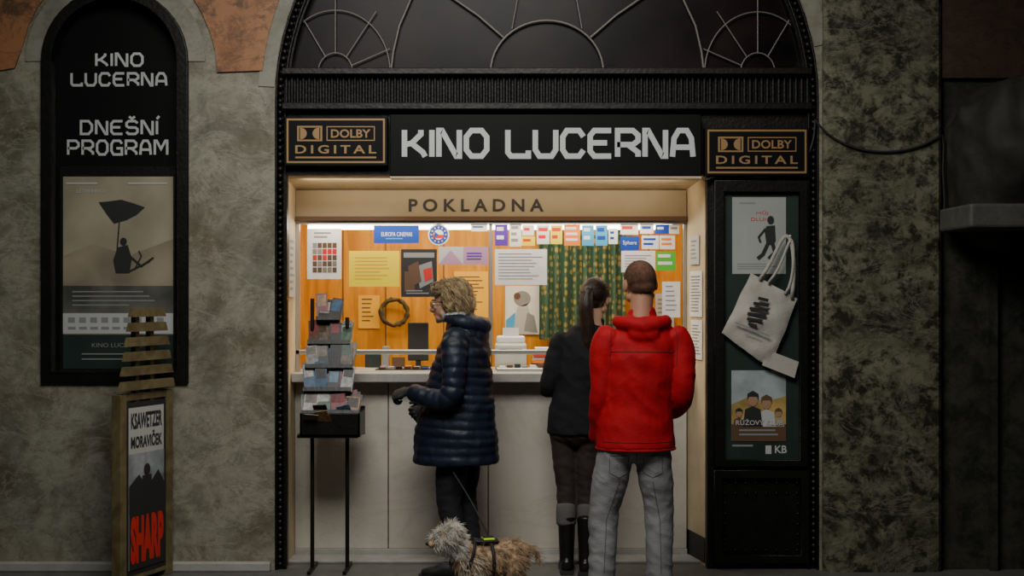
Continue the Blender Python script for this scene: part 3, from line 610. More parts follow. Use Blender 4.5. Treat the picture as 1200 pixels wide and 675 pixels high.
f.rect(.05,.09,wd-.05,.40,INK,3); f.text('SHARP',.06,.12,wd-.06,.39,RED,4,.06) ; f.build('poster_print',ab)
# ---------------------------------------------------------------- figures
def catmull(P,R_,sub):
    out=[];rr=[]
    n=len(P)
    for i in range(n-1):
        p0=P[max(i-1,0)];p1=P[i];p2=P[i+1];p3=P[min(i+2,n-1)]
        for k in range(sub):
            t=k/sub; out.append(.5*((2*p1)+(p2-p0)*t+(2*p0-5*p1+4*p2-p3)*t*t+(3*p1-p0-3*p2+p3)*t**3))
            s=t*t*(3-2*t); rr.append((R_[i][0]*(1-s)+R_[i+1][0]*s,R_[i][1]*(1-s)+R_[i+1][1]*s))
    out.append(P[-1]); rr.append(R_[-1]); return out,rr
class Blob:
    def __init__(s): s.bm=bmesh.new()
    def tube(s,P,R_,ref=(1,0,0),sub=6,n=20,quilt=None,rnd=True):
        P=[Vector(p) for p in P]; R_=[(r,r) if not isinstance(r,tuple) else r for r in R_]
        P,R_=catmull(P,R_,sub); ref=Vector(ref); rings=[]; L_=0
        for i,p in enumerate(P):
            t=(P[min(i+1,len(P)-1)]-P[max(i-1,0)]).normalized(); b=t.cross(ref)
            if b.length<1e-4: b=t.cross(Vector((0,1,0.3)))
            b.normalize(); a=b.cross(t).normalized()
            if i: L_+=(P[i]-P[i-1]).length
            ra,rb=R_[i]
            if quilt:
                k=abs(math.sin(math.pi*L_/quilt[0]))**.55; ra-=quilt[1]*(1-k); rb-=quilt[1]*(1-k)
            rings.append([s.bm.verts.new(p+a*ra*math.cos(2*math.pi*j/n)+b*rb*math.sin(2*math.pi*j/n)) for j in range(n)])
        for r0,r1 in zip(rings,rings[1:]):
            for j in range(n): s.bm.faces.new((r0[j],r0[(j+1)%n],r1[(j+1)%n],r1[j]))
        for rg,P0,P1,r in ((rings[0],P[0],P[1],R_[0]),(rings[-1],P[-1],P[-2],R_[-1])):
            dd=(P0-P1).normalized()*min(r)*(.45 if rnd else .02)
            r2=[s.bm.verts.new(P0+(v.co-P0)*.7+dd*.75) for v in rg] if rnd else rg
            if rnd:
                for j in range(n):
                    q=(rg[j],rg[(j+1)%n],r2[(j+1)%n],r2[j]); s.bm.faces.new(q)
            c=s.bm.verts.new(P0+dd)
            for j in range(n): s.bm.faces.new((r2[j],r2[(j+1)%n],c))
    def ell(s,c,r,rot=None):
        M_=Matrix.Translation(c)@(rot.to_4x4() if rot else Matrix())@Matrix.Diagonal((*r,1))
        bmesh.ops.create_uvsphere(s.bm,u_segments=24,v_segments=16,radius=1,matrix=M_)
    def make(s,name,m,parent,vox=.01,smooth=4,fold=None,xf=None):
        bmesh.ops.recalc_face_normals(s.bm,faces=s.bm.faces)
        me=bpy.data.meshes.new(name); s.bm.to_mesh(me); s.bm.free()
        if xf is not None: me.transform(xf)
        o=bpy.data.objects.new(name,me); col.objects.link(o)
        r=o.modifiers.new('r','REMESH'); r.mode='VOXEL'; r.voxel_size=vox
        if smooth: q=o.modifiers.new('s','SMOOTH'); q.iterations=smooth; q.factor=.5
        m2=ev2mesh(o,name); bpy.data.objects.remove(o)
        if fold:
            amp,fr,st=fold; nn=[v.normal.copy() for v in m2.vertices]
            for v,k in zip(m2.vertices,nn):
                c=v.co; q=Vector((c.x*fr,c.y*fr,c.z*fr*st+c.x*fr*.5)); h=noise.noise(q)+.5*noise.noise(q*2.3)
                v.co=c+k*amp*(1-2*abs(h))
        m2.materials.clear(); m2.materials.append(m)
        for p in m2.polygons: p.use_smooth=True; p.material_index=0
        return link(bpy.data.objects.new(name,m2),parent)
def surf_lines(name,obj,lines,r,m,parent,y0=-1.0,dy=1.0):
    """project x/z polylines on to a garment from behind (stitched seams)"""
    bpy.context.view_layer.update(); out=[]
    for L_ in lines:
        path=[]
        for (xa,za),(xb,zb_) in zip(L_,L_[1:]):
            n=max(2,int(math.hypot(xb-xa,zb_-za)/.012))
            for i in range(n):
                t=i/n; ok,loc,nr,_=obj.ray_cast(Vector((xa+(xb-xa)*t,y0,za+(zb_-za)*t)),Vector((0,dy,0)))
                if ok: path.append(tuple(loc+nr*r*.2))
        if len(path)>2: out.append(path)
    if out: wire(name,out,r,m,parent,1)
SKIN=mat('skin',(.50,.27,.18),.5,0,.10,14,.1,120); LIP=mat('lips',(.40,.13,.11),.45); EYEW=mat('eye_white',(.75,.73,.70),.25); IRIS=mat('iris',(.06,.04,.02),.2)
def add_head(parent,pos,yaw=0,pitch=0,roll=0,brow=(.08,.05,.03),neck=.058,sc=1.0,skin=None):
    skin=skin or SKIN
    Mh=Matrix.Translation(pos)@Matrix.Rotation(yaw,4,'Z')@Matrix.Rotation(pitch,4,'X')@Matrix.Rotation(roll,4,'Y')@Matrix.Scale(sc,4)
    B=Blob()
    B.ell((0,-.012,.032),(.076,.096,.086)); B.ell((0,.030,-.020),(.062,.062,.085)); B.ell((0,.055,-.078),(.040,.036,.034)); B.ell((0,.076,-.098),(.018,.018,.016))
    B.ell((.052,.012,-.062),(.020,.034,.026)); B.ell((-.052,.012,-.062),(.020,.034,.026))
    B.tube([(0,.086,.012),(0,.098,-.008),(0,.111,-.030),(0,.096,-.040)],[.009,.0105,.0135,.010],sub=4,n=12)
    B.ell((.012,.095,-.034),(.009,.010,.008)); B.ell((-.012,.095,-.034),(.009,.010,.008))
    B.ell((0,.082,.030),(.048,.014,.011)); B.ell((.036,.066,-.018),(.020,.018,.016)); B.ell((-.036,.066,-.018),(.020,.018,.016))
    B.ell((0,.087,-.057),(.022,.010,.006)); B.ell((0,.085,-.067),(.019,.010,.007))
    for s in (-1,1):
        B.ell((s*.080,-.010,-.004),(.010,.019,.032),Matrix.Rotation(-s*.4,3,'Z')@Matrix.Rotation(.2,3,'X')); B.ell((s*.077,-.004,-.028),(.006,.009,.010))
    o=B.make('head',skin,parent,.0042,5,xf=Mh)
    Bn=Blob()
    p0=Mh@Vector((0,-.022,-.05)); p2=Vector(pos)+Vector((0,-.045,-.215))
    Bn.tube([p0,(p0+p2)/2+Vector((0,-.004,0)),p2],[(neck,neck*1.02),(neck*.96,neck),(neck*1.15,neck*1.15)],sub=5); Bn.make('neck',skin,parent,.007,3)
    for s,nm in ((-1,'left'),(1,'right')):
        bm=bmesh.new(); bmesh.ops.create_uvsphere(bm,u_segments=16,v_segments=12,radius=.0125*sc,matrix=Matrix.Translation(Mh@Vector((s*.031,.0795,.006)))); meshobj('eye_'+nm,bm,EYEW,parent,True)
        bm=bmesh.new(); bmesh.ops.create_uvsphere(bm,u_segments=12,v_segments=8,radius=.006*sc,matrix=Matrix.Translation(Mh@Vector((s*.031,.0875,.005)))); meshobj('iris_'+nm,bm,IRIS,parent,True)
    BR=mat('brow_%d'%int(brow[0]*1000),brow,.8)
    wire('eyebrows',[[tuple(Mh@Vector((s*(.014+.012*i),.094-.004*i*i*.6,.024+.003*math.sin(i*1.2)))) for i in range(4)] for s in (-1,1)],.0035,BR,parent)
    wire('lips',[[tuple(Mh@Vector((x,.0955-abs(x)*.25,-.058-.001*math.cos(x*90)))) for x in (-.02,-.01,0,.01,.02)],[tuple(Mh@Vector((x*.85,.094-abs(x)*.25,-.066))) for x in (-.02,-.01,0,.01,.02)]],.0038,LIP,parent)
    return Mh,o
def add_hand(parent,name,wrist,d,n,t,m,curl=.5,g=1.0):
    d=Vector(d).normalized(); t=Vector(t); t=(t-d*t.dot(d)).normalized(); nn=Vector(n); n=(nn-d*nn.dot(d)-t*nn.dot(t)).normalized(); w=Vector(wrist); B=Blob()
    B.tube([w-d*.03,w+d*.01,w+d*.05,w+d*.09],[(.027*g,.020*g),(.030*g,.018*g),(.041*g,.016*g),(.039*g,.012*g)],ref=t,sub=5,n=18)
    for i,(ln,rr) in enumerate(((.068,.0088),(.077,.009),(.071,.0086),(.054,.0076))):
        base=w+d*(.078-.004*abs(i-1))+t*(.030-.020*i); a=curl*.4; P=[base-d*.015,base+d*.008]; p=base+d*.008
        sp=t*(.12-.08*i)
        for k,fr in enumerate((.45,.31,.24)):
            a+=curl*(.55+.25*k); dr=(d*math.cos(a)+n*math.sin(a)+sp*.5).normalized(); p=p+dr*ln*fr*1.15; P.append(p)
        B.tube(P,[rr*g,rr*1.05*g,rr*.98*g,rr*.9*g,rr*.72*g],ref=t,sub=4,n=10)
    b=w+d*.022+t*.024; P=[b]; p=b
    for k,(ln,dv) in enumerate(((.036,d*.62+t*.75+n*.25),(.030,d*.8+t*.45+n*.4),(.024,d*.85+t*.15+n*.55))):
        p=p+dv.normalized()*ln; P.append(p)
    B.tube(P,[.015*g,.0125*g,.0105*g,.008*g],ref=n,sub=4,n=12)
    return B.make(name,m,parent,.0032,3)
def add_shoe(parent,name,x,y,m,zs=.0,yaw=0,boot=0):
    B=Blob(); M_=Matrix.Translation((x,y,zs))@Matrix.Rotation(yaw,4,'Z')
    P=[(0,-.085,.045),(0,-.05,.05),(0,.03,.05),(0,.10,.036),(0,.165,.03)]
    B.tube([M_@Vector(p) for p in P],[(.034,.042),(.038,.048),(.040,.048),(.046,.034),(.034,.024)],ref=M_.to_3x3()@Vector((1,0,0)),sub=5)
    B.tube([M_@Vector((0,-.04,.05)),M_@Vector((0,-.045,.12+boot)),M_@Vector((0,-.042,.16+boot))],[.042,.043 if not boot else .05,.046 if not boot else .058],sub=4)
    o=B.make(name,m,parent,.006,3)
    bm=bmesh.new(); out=[(-.036,-.12),(.036,-.12),(.042,-.05),(.040,.03),(.048,.10),(.034,.175),(0,.195),(-.034,.175),(-.048,.10),(-.040,.03),(-.042,-.05)]
    lo=[bm.verts.new(M_@Vector((a,b,0))) for a,b in out]; hi=[bm.verts.new(M_@Vector((a,b,.022))) for a,b in out]
    bm.faces.new(lo[::-1]); bm.faces.new(hi)
    for i in range(len(out)): bm.faces.new((lo[i],lo[(i+1)%len(out)],hi[(i+1)%len(out)],hi[i]))
    meshobj(name+'_sole',bm,INK,parent)
def sample(me,n,filt=None):
    me.calc_loop_triangles(); T=[]; A=[]
    for t in me.loop_triangles:
        A.append(t.area); T.append(([me.vertices[i].co.copy() for i in t.vertices],t.normal.copy()))
    out=[]; tries=0
    while len(out)<n and tries<60:
        tries+=1
        for (a,b,c),nv in random.choices(T,weights=A,k=n):
            u,v=random.random(),random.random()
            if u+v>1: u,v=1-u,1-v
            p=a+(b-a)*u+(c-a)*v
            if filt is None or filt(p): out.append((p,nv))
            if len(out)>=n: break
    return out
def strands(name,paths,r,m,parent):
    cu=bpy.data.curves.new(name,'CURVE'); cu.dimensions='3D'; cu.bevel_depth=r; cu.bevel_resolution=0; cu.use_fill_caps=False
    for p in paths:
        sp=cu.splines.new('POLY'); sp.points.add(len(p)-1)
        for i,q in enumerate(p): sp.points[i].co=(*q,1); sp.points[i].radius=1-.75*(i/(len(p)-1))**2
    cu.materials.append(m); return link(bpy.data.objects.new(name,cu),parent)
# ---- man in red jacket
man=empty('standing_man',(.635,-.99,0),0)
JR=mat('red_jacket_fabric',(.40,.003,.010),.75,0,.12,9,.15,60,spec=.25); JE=mat('grey_denim',(.23,.225,.225),.85,0,.3,5,.4,180)
RS=mat('red_seam',(.16,.002,.005),.8)
B=Blob()
B.tube([(.005,0,.845),(.005,0,.95),(.015,-.005,1.10),(.030,-.01,1.27),(.040,-.01,1.38),(.042,-.01,1.455),(.038,-.015,1.50)],[(.208,.152),(.198,.144),(.182,.132),(.190,.132),(.192,.120),(.148,.100),(.095,.085)],sub=7,rnd=False,n=28)
B.tube([(-.118,-.01,1.425),(-.156,-.015,1.36),(-.168,-.02,1.14),(-.178,.02,1.02),(-.185,.09,.885)],[.072,.073,.060,.055,.047],sub=6)
B.tube([(.198,-.01,1.425),(.232,-.015,1.36),(.243,-.04,1.15),(.225,.04,1.06),(.15,.20,1.00)],[.072,.073,.062,.055,.045],sub=6)
B.tube([(-.080,.05,1.50),(-.080,-.05,1.495),(.035,-.108,1.475),(.150,-.05,1.495),(.150,.05,1.50)],[.020,.032,.042,.032,.020],ref=(0,0,1),sub=6)
B.ell((.035,-.110,1.435),(.080,.030,.050))
B.tube([(.035,-.02,1.48),(.033,-.018,1.525),(.030,-.012,1.555)],[(.082,.080),(.075,.076),(.070,.072)],sub=4,rnd=False)
jk=B.make('jacket',JR,man,.008,4,(.006,6,1.0))
wire('jacket_hem',[[(.005+.203*math.cos(a*math.pi/18),.148*math.sin(a*math.pi/18),.842) for a in range(36)]],.008,JR,man,cyc=True)
surf_lines('jacket_seams',jk,[[(-.125,1.455),(-.135,1.38),(-.130,1.26)],[(.205,1.455),(.212,1.38),(.205,1.26)],[(-.130,1.345),(.208,1.345)],[(-.17,.885),(.19,.885)]],.0022,RS,man)
B=Blob()
B.tube([(0,0,.97),(0,-.005,.90),(0,-.01,.82)],[(.160,.108),(.178,.120),(.176,.120)],sub=5,rnd=True)
B.ell((-.075,-.038,.83),(.082,.080,.085)); B.ell((.08,-.038,.83),(.082,.080,.085))
B.tube([(-.090,-.01,.86),(-.122,.0,.70),(-.158,.015,.50),(-.168,-.01,.30),(-.172,-.03,.07)],[(.095,.10),(.092,.094),(.076,.076),(.070,.072),(.062,.066)],sub=6)
B.tube([(.088,-.01,.86),(.108,.0,.70),(.128,.015,.50),(.128,-.01,.30),(.128,-.03,.07)],[(.095,.10),(.090,.094),(.074,.076),(.068,.072),(.062,.066)],sub=6)
jn=B.make('jeans',JE,man,.008,4,(.005,8,1.4))
DEN2=mat('denim_seam',(.10,.10,.10),.9)
pk=[[(sx+a*.048,b) for a,b in ((-1,.815),(1,.815),(1,.725),(0,.700),(-1,.725),(-1,.815))] for sx in (-.088,.085)]
surf_lines('jeans_seams',jn,pk+[[(0,.84),(-.003,.76)],[(-.085,.68),(-.15,.48),(-.165,.2)],[(.085,.68),(.125,.48),(.128,.2)]],.0020,DEN2,man)
add_shoe(man,'left_shoe',-.172,0,mat('shoe_leather',(.05,.035,.025),.5),yaw=.12); add_shoe(man,'right_shoe',.128,0,MATS['shoe_leather'],yaw=-.12)
MS=mat('man_skin',(.42,.20,.12),.5,0,.1,14,.1,120)
Mh,hd=add_head(man,(.028,.0,1.69),yaw=.18,pitch=-.06,roll=-.06,neck=.060,skin=MS,sc=1.03)
MH=mat('short_hair',(.13,.055,.03),.85,0,.35,40,.5,200)
B=Blob(); B.ell((0,-.013,.033),(.0775,.0975,.0875)); B.ell((0,-.045,-.015),(.062,.06,.05)); o=B.make('short_hair',MH,man,.005,3)
bm=bmesh.new(); bm.from_mesh(o.data)
kill=[v for v in bm.verts if (v.co.y>.055 and v.co.z<.075) or (v.co.z<-.004+max(0,v.co.y)*.9 and abs(v.co.x)>.05 and v.co.y>-.035) or v.co.z<-.045 or (v.co.y>.0 and v.co.z<.02)]
bmesh.ops.delete(bm,geom=kill,context='VERTS'); bm.transform(Mh); bm.to_mesh(o.data); bm.free()
ps=[]
for p,nv in sample(o.data,3500):
    ps.append([p,p+nv*.0025+Vector((0,0,-.002)),p+nv*.0035+Vector((0,0,-.005))])
strands('hair_stubble',ps,.0006,mat('stubble_brown',(.08,.035,.018),.8),man)
add_hand(man,'left_hand',(-.178,.105,.862),(.25,.35,-.9),(1,0,.3),(0,1,0),MS,.35); add_hand(man,'right_hand',(.135,.225,.995),(-.85,.45,-.05),(0,-.6,-.6),(0,0,1),MS,.5)
# ---- woman with ponytail
w2=empty('standing_woman',(.375,-.06,0),-.12)
JB=mat('black_jacket_fabric',(.008,.0085,.010),.85,0,.3,9,.2,60,spec=.25); TB=mat('brown_trouser',(.026,.016,.013),.8,0,.3,9); BT=mat('boot_leather',(.008,.007,.007),.35,0,.3,9,.2,50)
B=Blob()
B.tube([(.01,-.01,.82),(.01,-.01,.92),(.03,-.01,1.06),(.05,0,1.20),(.07,.01,1.33),(.085,.02,1.41),(.09,.025,1.455)],[(.175,.145),(.17,.135),(.150,.115),(.170,.125),(.172,.115),(.125,.09),(.075,.072)],sub=7,rnd=False,n=26)
B.tube([(-.065,.01,1.385),(-.10,.01,1.32),(-.158,-.01,1.10),(-.15,.10,1.09),(-.06,.26,1.185)],[.062,.062,.052,.047,.036],sub=6)
B.tube([(.205,.01,1.385),(.24,.01,1.32),(.285,-.01,1.10),(.27,.10,1.09),(.16,.26,1.185)],[.062,.062,.052,.047,.036],sub=6)
B.tube([(.09,.02,1.43),(.095,.025,1.47),(.10,.03,1.50)],[(.078,.074),(.070,.066),(.066,.064)],sub=4,rnd=False)
B.make('jacket',JB,w2,.008,3,(.005,7,1.3))
B=Blob()
B.tube([(0,-.01,.96),(0,-.015,.88),(0,-.015,.80)],[(.145,.11),(.160,.125),(.150,.12)],sub=5)
B.tube([(-.07,-.01,.84),(-.062,0,.66),(-.055,.005,.48),(-.055,-.015,.30)],[(.082,.09),(.072,.078),(.057,.060),(.052,.056)],sub=6)
B.tube([(.07,-.01,.84),(.066,0,.66),(.065,.005,.48),(.068,-.015,.30)],[(.082,.09),(.072,.078),(.057,.060),(.052,.056)],sub=6)
B.make('trousers',TB,w2,.009,3,(.004,9,1.6))
add_shoe(w2,'left_boot',-.055,.02,BT,yaw=.1,boot=.16); add_shoe(w2,'right_boot',.068,.0,BT,yaw=-.1,boot=.16)
GS=mat('grey_sock',(.10,.09,.085),.9)
for i,xx in enumerate((-.055,.068)): 
    B=Blob(); B.tube([(xx,-.018,.29),(xx,-.015,.36),(xx,-.01,.40)],[.060,.0605,.058],sub=4); B.make('leg_warmer_%d'%(i+1),GS,w2,.008,2)
hp=(.115,.045,1.612)
Mh,hd=add_head(w2,hp,yaw=-.30,pitch=-.05,roll=.05,neck=.05,sc=.96)
HB=mat('brown_hair',(.022,.011,.007),.45,0,.5,30,.3,150)
B=Blob(); B.ell((0,-.016,.036),(.084,.101,.092)); B.ell((0,-.05,-.02),(.062,.055,.05)); o=B.make('hair_cap',HB,w2,.005,3)
bm=bmesh.new(); bm.from_mesh(o.data)
bmesh.ops.delete(bm,geom=[v for v in bm.verts if (v.co.y>.05 and v.co.z<.07) or (v.co.y>-.01 and v.co.z<.015) or v.co.z<-.062],context='VERTS'); bm.to_mesh(o.data); bm.free()
knot=Vector((-.0,-.122,.045)); ps=[]
for p,nv in sample(o.data,700):
    q=[]
    for i in range(7):
        t=i/6; r_=p.lerp(knot,t); c=Vector((0,-.016,.036)); dv=(r_-c)
        e=math.sqrt((dv.x/.086)**2+(dv.y/.103)**2+(dv.z/.094)**2)
        if e<1.02 and t<.85: r_=c+dv/e*1.02
        q.append(Mh@r_)
    ps.append(q)
o.data.transform(Mh)
strands('hair_strands',ps,.0016,HB,w2)
B=Blob(); kp=Mh@knot
tail=[kp+Vector((0,.01,0)),kp+Vector((-.01,-.03,-.01)),kp+Vector((-.015,-.045,-.09)),kp+Vector((-.012,-.04,-.19)),kp+Vector((-.005,-.035,-.29)),kp+Vector((.0,-.03,-.36))]
B.tube(tail,[.018,.026,.034,.032,.022,.006],sub=6); B.make('ponytail',HB,w2,.006,3,(.005,22,.25))
ps=[]
for i in range(260):
    a=random.uniform(0,2*math.pi); k=random.uniform(.6,1.1); ph=random.random()*6; en=random.uniform(.75,1.05)
    P,Rr=catmull(tail,[(r,r) for r in (.018,.028,.036,.034,.026,.012)],4)
    ps.append([p+Vector((math.cos(a),math.sin(a),0))*r[0]*k+Vector((.004*math.sin(j*.6+ph),0,0)) for j,(p,r) in enumerate(zip(P,Rr)) if j<len(P)*en])
strands('ponytail_strands',ps,.0015,mat('brown_hair_light',(.05,.028,.016),.45),w2)
bm=bmesh.new(); torus(bm,(0,0,0),.022,.006,Matrix.Translation(kp+Vector((-.004,-.012,0)))@Matrix.Rotation(.5,4,'X')); meshobj('hair_tie',bm,INK,w2,True)
add_hand(w2,'left_hand',(-.045,.285,1.192),(.45,.85,-.03),(0,0,-1),(1,-.3,0),SKIN,.2); add_hand(w2,'right_hand',(.145,.285,1.192),(-.45,.85,-.03),(0,0,-1),(-1,-.3,0),SKIN,.2)
# ---- woman in quilted coat (facing left)
w1=empty('standing_woman',(-.325,-.18,0),math.radians(74))
JN=mat('navy_quilted_fabric',(.008,.012,.026),.5,0,.3,9,.3,35,spec=.35); TK=mat('black_trouser',(.008,.008,.010),.8)
GB=mat('blonde_hair',(.42,.30,.15),.5,0,.4,30); GB2=mat('blonde_hair_dark',(.15,.10,.05),.6,0,.4,30)  # second material is the darker blonde of roots and lowlights
B=Blob(); Q=(.052,.009)
B.tube([(0,.0,.665),(0,.0,.80),(0,-.01,.98),(0,-.03,1.15),(0,-.05,1.29),(0,-.055,1.385),(0,-.045,1.45),(0,-.03,1.50)],[(.215,.252),(.215,.245),(.20,.218),(.190,.182),(.190,.155),(.170,.125),(.11,.10),(.085,.085)],sub=14,n=36,quilt=Q,rnd=False)
B.tube([(-.12,-.05,1.39),(-.180,-.05,1.33),(-.232,-.06,1.10),(-.230,.01,1.04),(-.20,.20,1.085)],[.076,.076,.065,.060,.050],sub=14,quilt=Q,n=26)
B.tube([(.12,-.05,1.39),(.180,-.05,1.33),(.235,-.03,1.10),(.22,.06,1.03),(.13,.20,.98)],[.076,.076,.065,.060,.050],sub=14,quilt=Q,n=26)
B.tube([(-.085,.03,1.50),(-.100,-.08,1.475),(0,-.155,1.45),(.100,-.08,1.475),(.085,.03,1.50)],[.022,.040,.052,.040,.022],ref=(0,0,1),sub=6)
B.ell((0,-.155,1.40),(.085,.035,.07))
B.tube([(0,-.035,1.47),(0,-.02,1.515),(0,-.01,1.55)],[(.085,.085),(.076,.08),(.072,.078)],sub=4,rnd=False)
B.make('quilted_coat',JN,w1,.007,1,(.006,7,1))
SF=mat('patterned_scarf',(.45,.45,.42),.8,c2=(.03,.03,.04),scale=60)
B=Blob()
B.tube([(.0,.075,1.50),(-.065,.03,1.505),(-.07,-.04,1.515),(0,-.075,1.525),(.07,-.04,1.515),(.065,.03,1.505),(.0,.075,1.50)],[.024]*7,ref=(0,0,1),sub=5); B.make('scarf',SF,w1,.007,2,(.004,25,1))
B=Blob()
B.tube([(0,0,.90),(0,-.01,.82),(0,-.01,.74)],[(.15,.12),(.165,.135),(.150,.125)],sub=5)
B.tube([(-.075,-.02,.80),(-.075,.0,.62),(-.07,.02,.46),(-.07,-.01,.28),(-.07,-.03,.10)],[(.085,.10),(.075,.092),(.060,.072),(.052,.062),(.042,.046)],sub=6)
B.tube([(.075,-.01,.80),(.075,-.03,.62),(.07,-.03,.46),(.07,-.06,.28),(.07,-.08,.10)],[(.085,.10),(.075,.088),(.060,.068),(.052,.060),(.042,.046)],sub=6)
B.make('trousers',TK,w1,.009,3,(.004,9,1.6))
SB=mat('black_shoe',(.012,.012,.012),.5); add_shoe(w1,'left_shoe',-.07,.01,SB); add_shoe(w1,'right_shoe',.07,-.04,SB)
Mh,hd=add_head(w1,(0,.045,1.588),yaw=.02,pitch=-.12,roll=0,neck=.05,sc=.98,brow=(.2,.12,.06))
GLS=mat('glasses_frame',(.02,.015,.012),.3)
gp=[]
for s in (-1,1):
    gp.append([tuple(Mh@Vector((s*.032+.022*math.cos(a*math.pi/8),.103-.25*abs(s*.032+.022*math.cos(a*math.pi/8))*.5,.004+.017*math.sin(a*math.pi/8)))) for a in range(17)])
    gp.append([tuple(Mh@Vector((s*.054,.094,.01))),tuple(Mh@Vector((s*.076,.05,.010))),tuple(Mh@Vector((s*.084,-.005,.006)))])
gp.append([tuple(Mh@Vector((-.011,.104,.008))),tuple(Mh@Vector((.011,.104,.008)))])
wire('glasses',gp,.0022,GLS,w1)
B=Blob(); B.ell((0,-.030,.045),(.090,.098,.088)); B.ell((0,-.078,-.005),(.080,.056,.072)); B.ell((.06,-.035,-.005),(.028,.040,.045)); B.ell((-.06,-.035,-.005),(.028,.040,.045)); B.ell((0,.040,.085),(.062,.036,.030))
o=B.make('hair_volume',GB2,w1,.006,2,(.006,18,.6))
bm=bmesh.new(); bm.from_mesh(o.data); bmesh.ops.delete(bm,geom=[v for v in bm.verts if (v.co.y>.025 and v.co.z<.055)],context='VERTS'); bm.to_mesh(o.data); bm.free()
ps=[]; ps2=[]
for p,nv in sample(o.data,2600):
    if p.y<.0: g_=Vector((0,-.35,-1)); L0=random.uniform(.04,.075)
    elif p.z>.09: g_=Vector((random.uniform(-.6,.6),random.uniform(-.6,.5),-.2)); L0=random.uniform(.03,.045)
    else: g_=Vector((0,-.9,-.35)); L0=random.uniform(.03,.05)
    g_=(g_-nv*g_.dot(nv)*.9).normalized(); sd=nv.cross(g_); ph=random.uniform(0,6.28); am=random.uniform(.002,.006); q=[]
    for i in range(7):
        t=i/6; q.append(Mh@(p+g_*L0*t+nv*(.014*math.sin(math.pi*min(1,t*1.1))+.004)+sd*am*math.sin(ph+t*5)+nv*am*.6*math.cos(ph+t*6)))
    (ps if random.random()<.72 else ps2).append(q)
o.data.transform(Mh)
strands('hair_locks',ps,.0016,GB,w1); strands('hair_lowlights',ps2,.0016,GB2,w1)
GV=mat('black_glove',(.010,.010,.011),.65,0,.3,30,.3,90)
add_hand(w1,'left_hand_glove',(-.192,.225,1.083),(.10,.97,-.25),(.5,-.1,-.8),(.8,.1,.5),GV,1.15,1.15)
add_hand(w1,'right_hand_glove',(.112,.225,.972),(-.55,.7,-.4),(-.4,-.5,-.7),(-.2,.3,1),GV,.9,1.15)
# ---------------------------------------------------------------- dog
dg_=empty('terrier_dog',(X(572,-.72),-.72,0),math.radians(90+14))
DT=mat('dog_tan_fur',(.40,.27,.16),.9,0,.45,18); DW=mat('dog_white_fur',(.62,.58,.50),.9,0,.3,20); DD=mat('dog_dark',(.012,.01,.01),.35)
B=Blob()
B.tube([(0,-.19,.225),(0,-.12,.228),(0,-.02,.208),(0,.08,.20),(0,.14,.235)],[(.062,.064),(.080,.076),(.080,.077),(.082,.092),(.062,.07)],sub=6)
B.tube([(0,.11,.24),(0,.165,.285),(0,.20,.32)],[(.058,.06),(.05,.052),(.05,.05)],sub=5)
B.ell((0,.215,.335),(.058,.062,.052)); B.tube([(0,.24,.325),(0,.29,.308),(0,.318,.303)],[(.034,.032),(.026,.024),(.018,.017)],sub=4)
for s in (-1,1):
    B.tube([(s*.045,.195,.37),(s*.062,.185,.395),(s*.068,.185,.37)],[(.018,.008),(.020,.007),(.010,.004)],sub=4,n=10)
    B.tube([(s*.052,.10,.20),(s*.055,.105,.13),(s*.052,.10,.07),(s*.052,.11,.022)],[.038,.025,.019,.021],sub=5,n=12)
    B.ell((s*.052,.122,.017),(.021,.030,.016))
    B.tube([(s*.050,-.15,.21),(s*.06,-.125,.145),(s*.058,-.185,.085),(s*.056,-.178,.022)],[.052,.036,.020,.020],sub=5,n=12)
    B.ell((s*.056,-.160,.017),(.021,.030,.016))
B.tube([(0,-.20,.245),(0,-.245,.25),(0,-.275,.22),(0,-.285,.18)],[.020,.017,.014,.007],sub=5,n=10)
db=B.make('body',DT,dg_,.006,3,(.004,18,1))
bm=bmesh.new(); bmesh.ops.create_uvsphere(bm,u_segments=12,v_segments=8,radius=.011,matrix=Matrix.Translation((0,.332,.308))@Matrix.Diagonal((1.2,.9,.9,1))); meshobj('nose',bm,DD,dg_,True)
for s in (-1,1):
    bm=bmesh.new(); bmesh.ops.create_uvsphere(bm,u_segments=12,v_segments=8,radius=.009,matrix=Matrix.Translation((s*.026,.264,.352))); meshobj('eye_%d'%(1 if s<0 else 2),bm,DD,dg_,True)
def fur(filt,n,ln,name,m,lift=.5):
    ps=[]
    for p,nv in sample(db.data,n,filt):
        back=Vector((0,-.6,-.7)); l_=ln*random.uniform(.6,1.25); q=[p]; dv=(nv*lift+back*.3+Vector((random.uniform(-1,1),random.uniform(-1,1),random.uniform(-1,1)))*.35)
        pos=p.copy()
        for i in range(4):
            dv=(dv.normalized()+back*.28).normalized(); pos=pos+dv*l_/4
            if pos.z<.004: pos.z=.004
            q.append(pos.copy())
        ps.append(q)
    strands(name,ps,.0015,m,dg_)
hf=lambda p:p.y>.14 and p.z>.25 and not(p.y>.30)
fur(lambda p:not(p.y>.14 and p.z>.25) and p.z>.05,3000,.036,'coat_fur',DT)
fur(lambda p:.02<p.y<.17 and p.z<.24,600,.04,'chest_fur',DW)
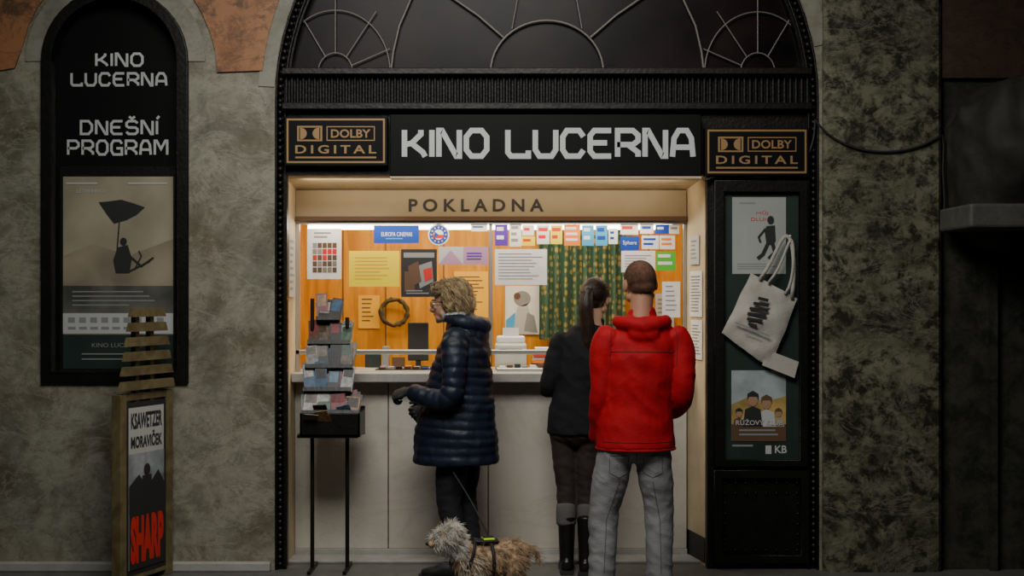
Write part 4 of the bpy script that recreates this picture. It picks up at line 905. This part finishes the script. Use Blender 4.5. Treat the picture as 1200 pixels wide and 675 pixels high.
fur(hf,2000,.048,'head_fur',DW,.9)
HN=mat('harness_black',(.012,.012,.014),.6); HY_=mat('harness_lime',(.50,.75,.04),.5,emit=.08)
def hoop(y,rx,rz,zc_,n=24,tilt=0): return [(rx*math.cos(2*math.pi*i/n),y+tilt*math.sin(2*math.pi*i/n),zc_+rz*math.sin(2*math.pi*i/n)) for i in range(n)]
wire('harness_girth',[hoop(-.01,.101,.100,.207)],.009,HN,dg_,cyc=True); wire('harness_chest',[hoop(.11,.092,.094,.232,tilt=-.03)],.008,HN,dg_,cyc=True)
B=Blob()
B.tube([(0,.09,.314),(0,.03,.312),(0,-.05,.309)],[(.038,.012),(.046,.012),(.038,.012)],sub=5,n=14); B.make('harness_back',HN,dg_,.005,2)
box('harness_tag',(-.036,-.03,.318),(.036,.03,.327),HY_,dg_,.004); box('harness_grip',(-.012,-.03,.327),(.012,.03,.336),HN,dg_,.003)
bpy.context.view_layer.update()
hw=w1.matrix_world@Vector((.06,.30,.93)); hd_=dg_.matrix_world@Vector((0,.0,.336))
wire('dog_leash',[[tuple(p) for p in bez([tuple(hw),tuple(W(540,560,-.40)),tuple(W(560,600,-.55)),tuple(hd_)],20)]],.005,HN)
# ---------------------------------------------------------------- lights, world, camera
area('passage_light',(-.5,-3.6,4.5),(math.radians(46),0,math.radians(-4)),2.4,1.4,66,(.98,.98,.94),110)
area('passage_light_near',(.1,-1.8,4.2),(math.radians(12),0,0),1.4,.6,10,(1,.93,.82))
w=bpy.data.worlds.new('World'); bpy.context.scene.world=w; w.use_nodes=True; w.node_tree.nodes['Background'].inputs[0].default_value=(.48,.52,.48,1); w.node_tree.nodes['Background'].inputs[1].default_value=.026
cam=bpy.data.cameras.new('Camera'); co_=bpy.data.objects.new('Camera',cam); link(co_); co_.location=(0,CY,H); co_.rotation_euler=(math.pi/2,0,0)
cam.sensor_width=36; cam.lens=F/1200*36; cam.shift_y=(HY-337.5)/1200; cam.clip_end=100
bpy.context.scene.camera=co_
